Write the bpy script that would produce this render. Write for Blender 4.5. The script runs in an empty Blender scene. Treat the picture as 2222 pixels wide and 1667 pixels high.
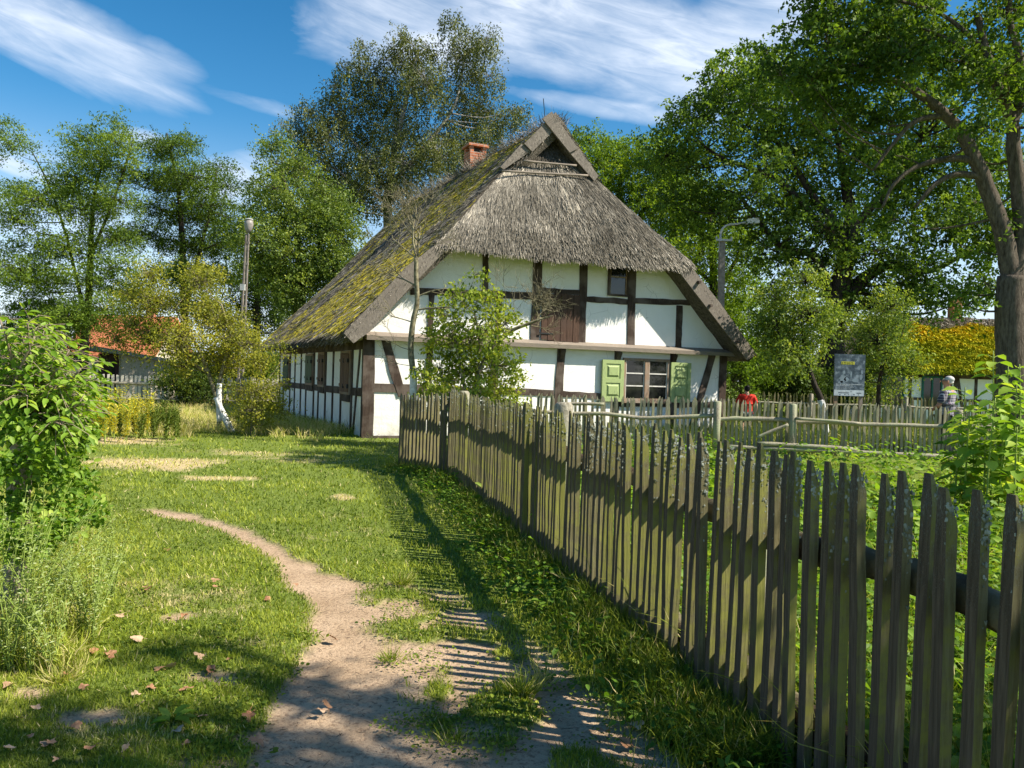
import bpy, math, random
import numpy as np
from mathutils import Vector, Matrix
R = np.random.RandomState(7)
random.seed(7)
scene = bpy.context.scene
C = scene.collection

# ------------------------------------------------------------------ camera
W, H, F = 2222.0, 1667.0, 1728.0
PITCH, ROLL, EYE = math.radians(-.75), math.radians(1.75), 1.6
cp, sp, cr, sr = math.cos(PITCH), math.sin(PITCH), math.cos(ROLL), math.sin(ROLL)
cam_d = bpy.data.cameras.new('camera'); cam = bpy.data.objects.new('camera', cam_d); C.objects.link(cam)
cam_d.sensor_width = 36; cam_d.lens = 36 * F / W; cam_d.clip_start = .05; cam_d.clip_end = 3000
right = Vector((cr, -sr * sp, sr * cp)); up = Vector((-sr, -cr * sp, cr * cp)); back = -Vector((0, cp, sp))
M = Matrix((right, up, back)).transposed().to_4x4(); M.translation = (0, 0, EYE)
cam.matrix_world = M
scene.camera = cam

# ------------------------------------------------------------------ light
SUN_EL, SUN_AZ = math.radians(45.5), math.radians(103)
S = Vector((math.cos(SUN_EL) * math.sin(SUN_AZ), math.cos(SUN_EL) * math.cos(SUN_AZ), math.sin(SUN_EL)))
sd = bpy.data.lights.new('sun', 'SUN'); sd.energy = 5.0; sd.angle = math.radians(.55); sd.color = (1, .93, .80)
so = bpy.data.objects.new('sun', sd); C.objects.link(so); so.rotation_euler = S.to_track_quat('Z', 'Y').to_euler()
so.location = (60, -10, 60)
scene.view_settings.view_transform = 'Standard'; scene.view_settings.look = 'None'
scene.view_settings.exposure = .90; scene.view_settings.gamma = 1
scene.cycles.max_bounces = 6; scene.cycles.diffuse_bounces = 3; scene.cycles.transmission_bounces = 4
scene.cycles.glossy_bounces = 2; scene.cycles.transparent_max_bounces = 4
scene.cycles.use_denoising = True

def ray(px, py):
    x = (px - W / 2) / F; y = -(py - H / 2) / F
    xr = x * cr - y * sr; yr = x * sr + y * cr
    return np.array([xr, cp - yr * sp, sp + yr * cp])
def at(px, py, d):
    r = ray(px, py); t = d / r[1]
    return np.array([r[0] * t, d, EYE + r[2] * t])
def G(px, py, z=0.):
    r = ray(px, py); t = (z - EYE) / r[2]
    return np.array([r[0] * t, r[1] * t, z])
def mpp(d): return d / F

# ------------------------------------------------------------------ node helpers
class NT:
    def __init__(s, nt): s.n = nt.nodes; s.l = nt.links
    def new(s, t, **k):
        n = s.n.new(t)
        for a, b in k.items(): setattr(n, a, b)
        return n
    def inp(s, sock, v):
        if hasattr(v, 'is_linked') or hasattr(v, 'links'): s.l.new(v, sock)
        else: sock.default_value = v
    def math(s, op, a, b=0., c=None, clamp=False):
        n = s.new('ShaderNodeMath', operation=op, use_clamp=clamp); s.inp(n.inputs[0], a); s.inp(n.inputs[1], b)
        if c is not None: s.inp(n.inputs[2], c)
        return n.outputs[0]
    def mix(s, f, a, b, mode='MIX'):
        n = s.new('ShaderNodeMix', data_type='RGBA', blend_type=mode); s.inp(n.inputs[0], f)
        for q, v in ((6, a), (7, b)):
            s.inp(n.inputs[q], v if hasattr(v, 'links') else (tuple(v) + (1,))[:4])
        return n.outputs[2]
    def ramp(s, f, stops):
        n = s.new('ShaderNodeValToRGB'); s.inp(n.inputs[0], f); e = n.color_ramp.elements
        while len(e) < len(stops): e.new(.5)
        for q, (p, c) in zip(e, stops):
            q.position = p; q.color = (c if hasattr(c, '__len__') else (c, c, c)) + (1,) if hasattr(c, '__len__') else (c, c, c, 1)
        return n.outputs[0]
    def noise(s, vec, scale, detail=4, rough=.55, dist=0., dims='3D'):
        n = s.new('ShaderNodeTexNoise', noise_dimensions=dims)
        if vec is not None: s.l.new(vec, n.inputs['Vector'])
        n.inputs['Scale'].default_value = scale; n.inputs['Detail'].default_value = detail
        n.inputs['Roughness'].default_value = rough; n.inputs['Distortion'].default_value = dist
        return n.outputs[0]
    def coord(s, kind='Object', scale=(1, 1, 1), rot=(0, 0, 0)):
        t = s.new('ShaderNodeTexCoord'); m = s.new('ShaderNodeMapping'); s.l.new(t.outputs[kind], m.inputs[0])
        m.inputs['Scale'].default_value = scale; m.inputs['Rotation'].default_value = rot
        return m.outputs[0]
    def attr(s, name):
        return s.new('ShaderNodeAttribute', attribute_name=name).outputs['Fac']
    def bump(s, h, strength=.5, dist=.02):
        n = s.new('ShaderNodeBump'); s.l.new(h, n.inputs['Height']); n.inputs['Strength'].default_value = strength
        n.inputs['Distance'].default_value = dist
        return n.outputs[0]

def material(name):
    m = bpy.data.materials.new(name); m.use_nodes = True; m.node_tree.nodes.clear()
    t = NT(m.node_tree); out = t.new('ShaderNodeOutputMaterial')
    return m, t, out
def surf(name, fn, rough=.85, spec=.25):
    m, t, out = material(name); b = t.new('ShaderNodeBsdfPrincipled')
    r = fn(t); col, nrm = r if isinstance(r, tuple) and len(r) == 2 and hasattr(r[0], 'links') else (r, None)
    t.inp(b.inputs['Base Color'], col if hasattr(col, 'links') else tuple(col) + (1,))
    if nrm is not None: t.l.new(nrm, b.inputs['Normal'])
    b.inputs['Roughness'].default_value = rough; b.inputs['Specular IOR Level'].default_value = spec
    t.l.new(b.outputs[0], out.inputs[0])
    return m
def plain(name, col, rough=.7, metal=0.):
    m = surf(name, lambda t: (t.ramp(t.noise(t.coord(), 9, 5), [(.3, tuple(c * .75 for c in col)), (.7, tuple(min(1, c * 1.15) for c in col))]), t.bump(t.noise(t.coord(), 60, 3), .2, .005)), rough)
    if metal: [n for n in m.node_tree.nodes if n.type == 'BSDF_PRINCIPLED'][0].inputs['Metallic'].default_value = metal
    return m
def leafmat(name, stops, trans=.4, gloss=.06, ty=(1.35, 1.3, .5)):
    m, t, out = material(name)
    col = t.ramp(t.attr('tone'), [(p_, tuple(min(.85, q_ * 1.08) for q_ in c_)) for p_, c_ in stops])
    d = t.new('ShaderNodeBsdfDiffuse'); t.l.new(col, d.inputs[0])
    tr = t.new('ShaderNodeBsdfTranslucent'); t.l.new(t.mix(1., col, ty, 'MULTIPLY'), tr.inputs[0])
    mx = t.new('ShaderNodeMixShader'); mx.inputs[0].default_value = trans; t.l.new(d.outputs[0], mx.inputs[1]); t.l.new(tr.outputs[0], mx.inputs[2])
    g = t.new('ShaderNodeBsdfGlossy'); g.inputs['Roughness'].default_value = .55; g.inputs[0].default_value = (.6, .62, .5, 1)
    m2 = t.new('ShaderNodeMixShader'); m2.inputs[0].default_value = gloss * .6; t.l.new(mx.outputs[0], m2.inputs[1]); t.l.new(g.outputs[0], m2.inputs[2])
    t.l.new(m2.outputs[0], out.inputs[0])
    return m
def woodmat(name, c0, c1, c2=None, grain=(22, 22, 1.2), bump=.7, rough=.85):
    def f(t):
        v = t.coord('Object', grain); n = t.noise(v, 3, 6, .65, .6); n2 = t.noise(t.coord(), 2.3, 4)
        c = t.ramp(n, [(.28, c0), (.7, c1)])
        if c2: c = t.mix(t.ramp(n2, [(.45, 0.), (.62, 1.)]), c, c2)
        return c, t.bump(n, bump, .012)
    return surf(name, f, rough, .2)

# ------------------------------------------------------------------ sky
w = bpy.data.worlds.new('World'); scene.world = w; w.use_nodes = True
t = NT(w.node_tree); w.node_tree.nodes.clear()
wo = t.new('ShaderNodeOutputWorld'); bg = t.new('ShaderNodeBackground'); t.l.new(bg.outputs[0], wo.inputs[0])
sky = t.new('ShaderNodeTexSky', sky_type='NISHITA'); sky.sun_disc = False
sky.sun_elevation = SUN_EL; sky.sun_rotation = SUN_AZ; sky.air_density = 1.; sky.dust_density = .6; sky.ozone_density = 2.5
hs = t.new('ShaderNodeHueSaturation'); hs.inputs['Saturation'].default_value = 1.4; hs.inputs['Hue'].default_value = .493; t.l.new(sky.outputs[0], hs.inputs['Color'])
tc = t.new('ShaderNodeTexCoord'); sx = t.new('ShaderNodeSeparateXYZ'); t.l.new(tc.outputs['Generated'], sx.inputs[0])
az = t.math('ARCTAN2', sx.outputs[0], sx.outputs[1]); el = t.math('ARCSINE', sx.outputs[2])
def azel(px, py):
    r = ray(px, py); r = r / np.linalg.norm(r)
    return math.atan2(r[0], r[1]), math.asin(r[2])
def cvec(ang, sa, sb):
    ca, sa_ = math.cos(ang), math.sin(ang)
    u_ = t.math('MULTIPLY', t.math('ADD', t.math('MULTIPLY', az, ca), t.math('MULTIPLY', el, sa_)), sa)
    v_ = t.math('MULTIPLY', t.math('SUBTRACT', t.math('MULTIPLY', el, ca), t.math('MULTIPLY', az, sa_)), sb)
    n = t.new('ShaderNodeCombineXYZ'); t.l.new(u_, n.inputs[0]); t.l.new(v_, n.inputs[1])
    return n.outputs[0]
def puff(px, py, ra, rb, deg, amt, soft=.55):
    a0, e0 = azel(px, py); g = math.radians(deg)
    da = t.math('SUBTRACT', az, a0); de = t.math('SUBTRACT', el, e0)
    p = t.math('DIVIDE', t.math('ADD', t.math('MULTIPLY', da, math.cos(g)), t.math('MULTIPLY', de, math.sin(g))), ra / F)
    q = t.math('DIVIDE', t.math('SUBTRACT', t.math('MULTIPLY', de, math.cos(g)), t.math('MULTIPLY', da, math.sin(g))), rb / F)
    r = t.math('SQRT', t.math('ADD', t.math('MULTIPLY', p, p), t.math('MULTIPLY', q, q)))
    m = t.new('ShaderNodeMapRange', interpolation_type='SMOOTHSTEP'); t.l.new(r, m.inputs[0])
    m.inputs[1].default_value = 1.15; m.inputs[2].default_value = soft * .4; m.inputs[3].default_value = 0; m.inputs[4].default_value = amt
    return m.outputs[0]
ms = [puff(1330, 90, 700, 150, -14, 1.), puff(900, 70, 320, 130, -5, .9), puff(1330, 235, 330, 34, -8, .7), puff(120, 70, 360, 105, -16, .95), puff(330, 130, 160, 60, -10, .7),
      puff(520, 215, 260, 26, -10, .45), puff(40, 365, 120, 24, -14, .95), puff(310, 305, 90, 30, -5, .7), puff(520, 390, 150, 75, 20, .85), puff(120, 470, 260, 80, 0, .5), puff(1650, 60, 240, 150, 0, .8),
      puff(-700, 200, 700, 120, 0, .8), puff(3300, 200, 900, 130, 5, .8)]
s_ = ms[0]
for m_ in ms[1:]: s_ = t.math('MAXIMUM', s_, m_)
n1 = t.noise(cvec(math.radians(-12), 3.2, 9.), 1.6, 9, .56, 1.2); n2 = t.noise(cvec(math.radians(-4), 3., 5.), 2.1, 5, .5, .3)
wisp = t.math('ADD', t.math('MULTIPLY', n1, .6), t.math('MULTIPLY', n2, .55))
cl = t.math('MULTIPLY', t.math('SUBTRACT', t.math('ADD', wisp, t.math('MULTIPLY', s_, .60)), .74, clamp=True), 1.75, clamp=True)
n3 = t.noise(cvec(math.radians(-14), 4., 26.), 2.4, 8, .62, .7); cl = t.math('MULTIPLY', cl, t.math('ADD', t.math('MULTIPLY', n3, 1.9), .02), clamp=True)
lowm = t.new('ShaderNodeMapRange', interpolation_type='SMOOTHSTEP'); t.l.new(el, lowm.inputs[0])
lowm.inputs[1].default_value = .30; lowm.inputs[2].default_value = .0; lowm.inputs[3].default_value = 0; lowm.inputs[4].default_value = .72
grad = t.new('ShaderNodeMapRange'); t.l.new(el, grad.inputs[0]); grad.inputs[1].default_value = .1; grad.inputs[2].default_value = .55; grad.inputs[3].default_value = 1.1; grad.inputs[4].default_value = .85
skc = t.mix(1., hs.outputs[0], t.mix(grad.outputs[0], (0, 0, 0), (1, 1, 1)), 'MULTIPLY')
c1 = t.mix(lowm.outputs[0], skc, (6.4, 7.2, 8.2))
c2_ = t.mix(t.math('MULTIPLY', cl, .8), c1, (6.6, 7.1, 7.9))
t.l.new(c2_, bg.inputs[0]); bg.inputs[1].default_value = .087

# ------------------------------------------------------------------ mesh helpers
def tag(o, label=None, cat=None, group=None, kind=None):
    for k, v in (('label', label), ('category', cat), ('group', group), ('kind', kind)):
        if v: o[k] = v
    return o
def thing(name, label, cat, loc=(0, 0, 0), rz=0., group=None):
    o = bpy.data.objects.new(name, None); C.objects.link(o); o.location = loc; o.rotation_euler = (0, 0, rz); o.empty_display_size = .2
    return tag(o, label, cat, group)
def link(name, me, parent=None):
    o = bpy.data.objects.new(name, me); C.objects.link(o)
    if parent is not None: o.parent = parent
    return o
def fastmesh(name, V, Fc, mats, parent=None, tone=None, mi=None, smooth=False):
    """V (n,3), Fc (m,k) constant k"""
    V = np.asarray(V, dtype=np.float32); Fc = np.asarray(Fc, dtype=np.int32); k = Fc.shape[1]
    me = bpy.data.meshes.new(name); me.vertices.add(len(V)); me.vertices.foreach_set('co', V.ravel())
    me.loops.add(Fc.size); me.loops.foreach_set('vertex_index', Fc.ravel())
    me.polygons.add(len(Fc)); me.polygons.foreach_set('loop_start', np.arange(0, Fc.size, k, dtype=np.int32))
    try: me.polygons.foreach_set('loop_total', np.full(len(Fc), k, dtype=np.int32))
    except Exception: pass
    for m in (mats if isinstance(mats, (list, tuple)) else [mats]): me.materials.append(m)
    if tone is not None:
        a = me.attributes.new('tone', 'FLOAT', 'FACE'); a.data.foreach_set('value', np.asarray(tone, dtype=np.float32))
    if mi is not None: me.polygons.foreach_set('material_index', np.asarray(mi, dtype=np.int32))
    if smooth: me.polygons.foreach_set('use_smooth', np.ones(len(Fc), dtype=bool))
    me.update(calc_edges=True); me.validate()
    return link(name, me, parent)

class MB:
    def __init__(s): s.v = []; s.f = []; s.m = []; s.n = 0
    def add(s, V, Fs, mi=0):
        V = np.asarray(V, float); s.v.append(V)
        for f in Fs: s.f.append(tuple(int(i) + s.n for i in f)); s.m.append(mi)
        s.n += len(V); return s
    def box(s, lo, hi, mi=0):
        x0, y0, z0 = lo; x1, y1, z1 = hi
        return s.hexa([(x0, y0, z0), (x1, y0, z0), (x1, y1, z0), (x0, y1, z0), (x0, y0, z1), (x1, y0, z1), (x1, y1, z1), (x0, y1, z1)], mi)
    def hexa(s, P, mi=0):
        return s.add(P, [(3, 2, 1, 0), (4, 5, 6, 7), (0, 1, 5, 4), (1, 2, 6, 5), (2, 3, 7, 6), (3, 0, 4, 7)], mi)
    def beam(s, p0, p1, w, n, th, segs=5, jit=.012, mi=0, w1=None):
        """rough timber p0->p1, width w in the plane normal to n, from surface outward th"""
        p0 = np.array(p0, float); p1 = np.array(p1, float); n = np.array(n, float); n /= np.linalg.norm(n)
        a = p1 - p0; L = np.linalg.norm(a); a /= L; b = np.cross(n, a); w1 = w if w1 is None else w1
        V = []
        for i in range(segs + 1):
            k = i / segs; c = p0 + (p1 - p0) * k; ww = w + (w1 - w) * k
            e = R.uniform(-jit, jit, 2)
            l = c - b * (ww / 2 + e[0]); r = c + b * (ww / 2 + e[1])
            q = R.uniform(-jit, jit) * .25
            V += [l, r, r + n * (th + q), l + n * (th + q)]
        Fs = [(0, 1, 2, 3)]
        for i in range(segs):
            o = 4 * i
            for j in range(4): Fs.append((o + j, o + 4 + j, o + 4 + (j + 1) % 4, o + (j + 1) % 4))
        o = 4 * segs; Fs.append((o + 3, o + 2, o + 1, o))
        return s.add(V, Fs, mi)
    def tube(s, P, r, n=7, jit=0., mi=0, cap=True):
        P = np.asarray(P, float); r = np.full(len(P), r) if np.isscalar(r) else np.asarray(r, float)
        T = np.gradient(P, axis=0); T /= np.linalg.norm(T, axis=1)[:, None] + 1e-9
        ref = np.array([0, 0, 1.]) if abs(T[0][2]) < .9 else np.array([1., 0, 0])
        V = []; ang = np.arange(n) * 2 * math.pi / n
        for i in range(len(P)):
            u = np.cross(T[i], ref); u /= np.linalg.norm(u) + 1e-9; v = np.cross(T[i], u)
            rr = r[i] * (1 + R.uniform(-jit, jit, n))
            V.append(P[i] + np.outer(np.cos(ang) * rr, u) + np.outer(np.sin(ang) * rr, v))
        V = np.concatenate(V); Fs = []
        for i in range(len(P) - 1):
            for j in range(n): Fs.append((i * n + j, i * n + (j + 1) % n, (i + 1) * n + (j + 1) % n, (i + 1) * n + j))
        if cap: Fs.append(tuple(range(n))[::-1]); Fs.append(tuple((len(P) - 1) * n + j for j in range(n)))
        return s.add(V, Fs, mi)
    def sphere(s, c, r, nu=8, nv=6, mi=0, jit=0.):
        r = np.array([r, r, r] if np.isscalar(r) else r, float); V = [[0, 0, 1]]
        for i in range(1, nv):
            th = math.pi * i / nv
            for j in range(nu): V.append([math.sin(th) * math.cos(2 * math.pi * j / nu), math.sin(th) * math.sin(2 * math.pi * j / nu), math.cos(th)])
        V.append([0, 0, -1]); V = np.array(V) * r * (1 + R.uniform(-jit, jit, (len(V), 1))) + np.array(c)
        Fs = [(0, 1 + j, 1 + (j + 1) % nu) for j in range(nu)]
        for i in range(nv - 2):
            a = 1 + i * nu; b = a + nu
            for j in range(nu): Fs.append((a + j, b + j, b + (j + 1) % nu, a + (j + 1) % nu))
        a = 1 + (nv - 2) * nu; e = len(V) - 1
        Fs += [(e, a + (j + 1) % nu, a + j) for j in range(nu)]
        return s.add(V, Fs, mi)
    def prism(s, P2, y0, y1, axes=(0, 2, 1), mi=0):
        """polygon P2 in (axes0, axes1), extruded along axes2 from y0 to y1"""
        n = len(P2); V = np.zeros((2 * n, 3))
        for i, (a, b) in enumerate(P2):
            for k, y in ((0, y0), (1, y1)): V[i + k * n, axes[0]] = a; V[i + k * n, axes[1]] = b; V[i + k * n, axes[2]] = y
        Fs = [tuple(range(n)), tuple(range(2 * n - 1, n - 1, -1))] + [(i, (i + 1) % n + 0, (i + 1) % n + n, i + n)[::-1] for i in range(n)]
        return s.add(V, Fs, mi)
    def mesh(s, name, mats, smooth=False):
        me = bpy.data.meshes.new(name); me.from_pydata(np.concatenate(s.v).tolist(), [], s.f)
        for m in (mats if isinstance(mats, (list, tuple)) else [mats]): me.materials.append(m)
        me.polygons.foreach_set('material_index', s.m)
        if smooth: me.polygons.foreach_set('use_smooth', [True] * len(s.f))
        me.validate(); me.update(); return me
    def build(s, name, mats, parent=None, smooth=False): return link(name, s.mesh(name, mats, smooth), parent)

def fixn(o):
    import bmesh
    b = bmesh.new(); b.from_mesh(o.data); bmesh.ops.recalc_face_normals(b, faces=b.faces); b.to_mesh(o.data); b.free(); return o

# value noise
def _h(ix, iy, seed):
    n = (ix.astype(np.int64) * 374761393 + iy.astype(np.int64) * 668265263 + seed * 982451653) & 0x7fffffff
    n = ((n ^ (n >> 13)) * 1274126177) & 0x7fffffff
    return ((n ^ (n >> 16)) & 0xffff) / 65535.
def vn(x, y, seed=0):
    x = np.asarray(x, float); y = np.asarray(y, float)
    ix = np.floor(x); iy = np.floor(y); fx = x - ix; fy = y - iy; fx = fx * fx * (3 - 2 * fx); fy = fy * fy * (3 - 2 * fy)
    a = _h(ix, iy, seed); b = _h(ix + 1, iy, seed); c = _h(ix, iy + 1, seed); d = _h(ix + 1, iy + 1, seed)
    return (a * (1 - fx) + b * fx) * (1 - fy) + (c * (1 - fx) + d * fx) * fy
def fbm(x, y, seed=0, o=4):
    s = 0.; a = .5; tot = 0.
    for i in range(o): s = s + a * vn(x * 2 ** i, y * 2 ** i, seed + i * 17); tot += a; a *= .55
    return s / tot
def sst(x, a, b):
    t_ = np.clip((x - a) / (b - a), 0, 1); return t_ * t_ * (3 - 2 * t_)
def gz(x, y):
    x = np.asarray(x, float); y = np.asarray(y, float)
    far = -.2 * sst(y, 19, 30) * (1 - sst(x, -2, 4))
    return far + (fbm(x * .8, y * .8, 5, 3) - .5) * .05 * sst(y, 1, 4)

def unit(a): return a / (np.linalg.norm(a, axis=-1, keepdims=True) + 1e-9)
# templates: x = length axis (0..1), y = width (-.5...5), z = fold
T_QUAD = (np.array([[0, 0, 0], [.45, .5, .08], [1, 0, 0], [.45, -.5, .08]]), np.array([[0, 1, 2, 3]]))
T_LEAF = (np.array([[0, 0, 0], [.25, .42, .1], [.65, .4, .08], [1, 0, -.12], [.65, -.4, .08], [.25, -.42, .1], [.5, 0, -.02]]),
          np.array([[0, 6, 1], [1, 6, 2], [2, 6, 3], [3, 6, 4], [4, 6, 5], [5, 6, 0]]))
T_BLADE = (np.array([[0, .5, 0], [0, -.5, 0], [.55, .38, .06], [.55, -.38, .06], [1, 0, .3]]), np.array([[0, 1, 3], [0, 3, 2], [2, 3, 4]]))
T_STRAW = (np.array([[0, .5, 0], [0, -.5, 0], [1, -.35, 0], [1, .35, 0]]), np.array([[0, 1, 2, 3]]))
def scatter(T, O, A, N, L, Wd):
    """origins O, length dirs A, normals N, lengths L, widths Wd -> V,F"""
    A = unit(A); B = unit(np.cross(N, A)); Nn = np.cross(A, B); L = np.asarray(L)[:, None, None]; Wd = np.asarray(Wd)[:, None, None]
    tv, tf = T
    V = O[:, None, :] + A[:, None, :] * tv[None, :, 0:1] * L + B[:, None, :] * tv[None, :, 1:2] * Wd + Nn[:, None, :] * tv[None, :, 2:3] * L
    n, k = len(O), len(tv)
    Fc = (np.arange(n) * k)[:, None, None] + tf[None]
    return V.reshape(-1, 3), Fc.reshape(-1, tf.shape[1]), len(tf)
def rdir(n, zb=0.):
    d = R.normal(size=(n, 3)); d[:, 2] += zb; return unit(d)
def leaves(name, O, L, Wd, tone, mat, parent=None, T=T_QUAD, A=None, N=None, droop=-.3, nb=.6):
    n = len(O)
    if A is None: A = rdir(n, droop)
    if N is None: N = rdir(n, nb)
    L = L * R.uniform(.7, 1.25, n) if np.isscalar(L) else L
    V, Fc, k = scatter(T, np.asarray(O, float), A, N, L, L * Wd)
    return fastmesh(name, V, Fc, mat, parent, np.repeat(np.clip(tone, 0, 1), k))
def smoothpath(P, n=6):
    P = np.asarray(P, float)
    if len(P) < 3: return P
    Q = np.vstack([2 * P[0] - P[1], P, 2 * P[-1] - P[-2]]); out = []
    for i in range(1, len(Q) - 2):
        for t_ in np.linspace(0, 1, n, endpoint=False):
            a, b, c, d = Q[i - 1:i + 3]
            out.append(.5 * ((2 * b) + (-a + c) * t_ + (2 * a - 5 * b + 4 * c - d) * t_ ** 2 + (-a + 3 * b - 3 * c + d) * t_ ** 3))
    out.append(P[-1]); return np.array(out)
# ------------------------------------------------------------------ materials
M_ = {}
def _stain(t):
    s = t.new('ShaderNodeSeparateXYZ'); t.l.new(t.new('ShaderNodeTexCoord').outputs['Object'], s.inputs[0])
    m = t.new('ShaderNodeMapRange'); t.l.new(s.outputs[2], m.inputs[0]); m.inputs[1].default_value = .75; m.inputs[2].default_value = -.1; m.inputs[3].default_value = 0; m.inputs[4].default_value = .95
    return t.math('MULTIPLY', m.outputs[0], t.ramp(t.noise(t.coord(), 2.6, 6, .65), [(.35, 0.), (.65, 1.)]))
def _crack(t):
    v = t.new('ShaderNodeTexVoronoi', feature='DISTANCE_TO_EDGE'); v.inputs['Scale'].default_value = 2.1
    t.l.new(t.mix(.25, t.coord(), t.new('ShaderNodeTexNoise').outputs[1], 'LINEAR_LIGHT'), v.inputs[0]); return t.math('MULTIPLY', t.math('LESS_THAN', v.outputs[0], .006), t.ramp(t.noise(t.coord(), 1.1, 2), [(.5, 0.), (.6, .55)]))
M_['plaster'] = surf('plaster', lambda t: (t.mix(_stain(t), t.mix(_crack(t), t.mix(t.ramp(t.noise(t.coord(), .9, 6, .6), [(.42, 0.), (.75, .35)]), (.86, .85, .81), (.66, .63, .55)), (.30, .28, .24)), (.50, .46, .38)),
                     t.bump(t.math('ADD', t.noise(t.coord(), 5, 5), t.math('MULTIPLY', t.noise(t.coord(), 40, 4), .25)), .35, .05)), .95, .1)
M_['timber'] = woodmat('dark_timber', (.018, .012, .009), (.085, .058, .044), (.12, .095, .078))
M_['grey_wood'] = woodmat('weathered_wood', (.055, .046, .038), (.30, .26, .215), (.17, .145, .12), grain=(9, 9, 5))
M_['rail_wood'] = woodmat('lichen_log', (.14, .12, .085), (.42, .38, .29), (.30, .31, .20), grain=(9, 9, 9))
M_['old_plank'] = woodmat('red_brown_planks', (.03, .018, .013), (.13, .075, .052), (.08, .05, .038))
M_['jetty'] = woodmat('pale_board', (.13, .105, .08), (.37, .31, .25), (.24, .20, .165), grain=(1.5, 30, 30))
M_['window_wood'] = woodmat('brown_window_wood', (.16, .10, .065), (.40, .28, .19), (.28, .24, .20))
M_['muntin'] = plain('white_muntin_paint', (.62, .60, .55))
M_['green_paint'] = surf('green_shutter_paint', lambda t: (t.mix(t.ramp(t.noise(t.coord('Object', (14, 14, 2)), 3, 6), [(.56, 0.), (.68, .8)]), (.33, .41, .17), (.13, .15, .08)), t.bump(t.noise(t.coord('Object', (20, 20, 2)), 4, 5), .4, .006)), .6)
M_['glass'] = surf('dark_window_glass', lambda t: t.ramp(t.noise(t.coord(), 2.2, 3), [(.4, (.006, .007, .007)), (.7, (.03, .032, .028))]), .06, .6)
M_['iron'] = plain('black_iron', (.03, .03, .03), .5)
M_['brick'] = None
def _brick(t):
    b = t.new('ShaderNodeTexBrick'); v = t.coord('Object', (1, 1, 1), (math.pi / 2, 0, 0)); t.l.new(v, b.inputs[0])
    b.inputs['Scale'].default_value = 1; b.inputs['Brick Width'].default_value = .22; b.inputs['Row Height'].default_value = .085; b.inputs['Mortar Size'].default_value = .009
    b.inputs['Color1'].default_value = (.50, .17, .075, 1); b.inputs['Color2'].default_value = (.36, .11, .05, 1); b.inputs['Mortar'].default_value = (.42, .34, .28, 1)
    return b.outputs[0], t.bump(b.outputs[1], .5, -.01)
M_['brick'] = surf('orange_brick', _brick)
M_['thatch_base'] = surf('thatch_under', lambda t: (t.ramp(t.noise(t.coord('Object', (1, 1, 1)), 14, 6, .7), [(.3, (.05, .043, .034)), (.7, (.20, .175, .14))]), t.bump(t.noise(t.coord(), 22, 6, .7), 1., .05)), 1., .05)
def strawmat(name, stops):
    m, t, out = material(name); d = t.new('ShaderNodeBsdfDiffuse'); t.l.new(t.ramp(t.attr('tone'), stops), d.inputs[0]); t.l.new(d.outputs[0], out.inputs[0]); return m
M_['straw'] = strawmat('reed_straw', [(0, (.045, .039, .030)), (.35, (.20, .18, .145)), (.60, (.46, .41, .335)), (.66, (.66, .59, .48)), (.70, (.24, .22, .04)), (.85, (.46, .40, .045)), (1., (.80, .56, .05))])
M_['moss'] = strawmat('roof_moss', [(0, (.09, .12, .012)), (.4, (.27, .30, .02)), (.7, (.55, .47, .025)), (1., (.68, .42, .04))])
GR = [(0, (.045, .085, .008)), (.35, (.185, .24, .022)), (.62, (.36, .40, .05)), (.72, (.42, .44, .10)), (.85, (.55, .47, .20)), (1., (.72, .60, .36))]
M_['grass'] = leafmat('grass_blades', GR, .35, .04)
def _ground(t):
    d = t.attr('dirt'); y = t.attr('dry'); v = t.coord('Object')
    n = t.noise(v, 3, 8, .65); f = t.noise(v, 45, 5, .7); g = t.noise(v, 160, 3, .6)
    dirt = t.mix(t.ramp(f, [(.36, .75), (.50, 0.)]), t.ramp(n, [(.3, (.36, .25, .155)), (.7, (.56, .41, .275))]), (.17, .11, .07))
    dirt = t.mix(t.ramp(g, [(.30, .8), (.40, 0.)]), dirt, (.10, .065, .04))
    lawn = t.ramp(f, [(.3, (.06, .075, .02)), (.5, (.15, .20, .035)), (.75, (.25, .30, .07))])
    lawn = t.mix(y, lawn, t.ramp(f, [(.3, (.32, .24, .12)), (.7, (.66, .53, .31))]))
    return t.mix(d, lawn, dirt), t.bump(t.math('ADD', t.math('MULTIPLY', n, 1.5), t.math('ADD', f, t.math('MULTIPLY', g, .4))), .55, .035)
M_['pale_picket'] = woodmat('sunbleached_picket', (.40, .36, .29), (.72, .67, .57))
M_['ground'] = surf('ground_surface', _ground, .95, .1)
M_['fence_rail'] = woodmat('dark_lichened_rail', (.016, .009, .005), (.075, .048, .026), (.16, .14, .08), grain=(14, 14, 14))
M_['bark'] = surf('bark', lambda t: (t.ramp(t.noise(t.coord('Object', (5, 5, 1.2)), 5, 6, .7), [(.3, (.045, .034, .026)), (.7, (.20, .165, .13))]), t.bump(t.noise(t.coord('Object', (5, 5, 1.2)), 6, 6, .7), 1., .04)), .95, .1)
M_['bark_dark'] = surf('dark_bark', lambda t: (t.ramp(t.noise(t.coord('Object', (5, 5, 1.2)), 5, 6, .7), [(.3, (.02, .016, .013)), (.7, (.085, .07, .055))]), t.bump(t.noise(t.coord('Object', (5, 5, 1.2)), 6, 6, .7), 1., .04)), .95, .1)
M_['bark_pale'] = surf('pale_bark', lambda t: (t.ramp(t.noise(t.coord('Object', (3, 3, 3)), 4, 6, .7), [(.42, (.06, .05, .04)), (.55, (.42, .40, .36))]), None) if 0 else t.ramp(t.noise(t.coord('Object', (3, 3, 3)), 4, 6, .7), [(.42, (.08, .07, .055)), (.56, (.38, .36, .32))]), .9, .1)
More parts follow.
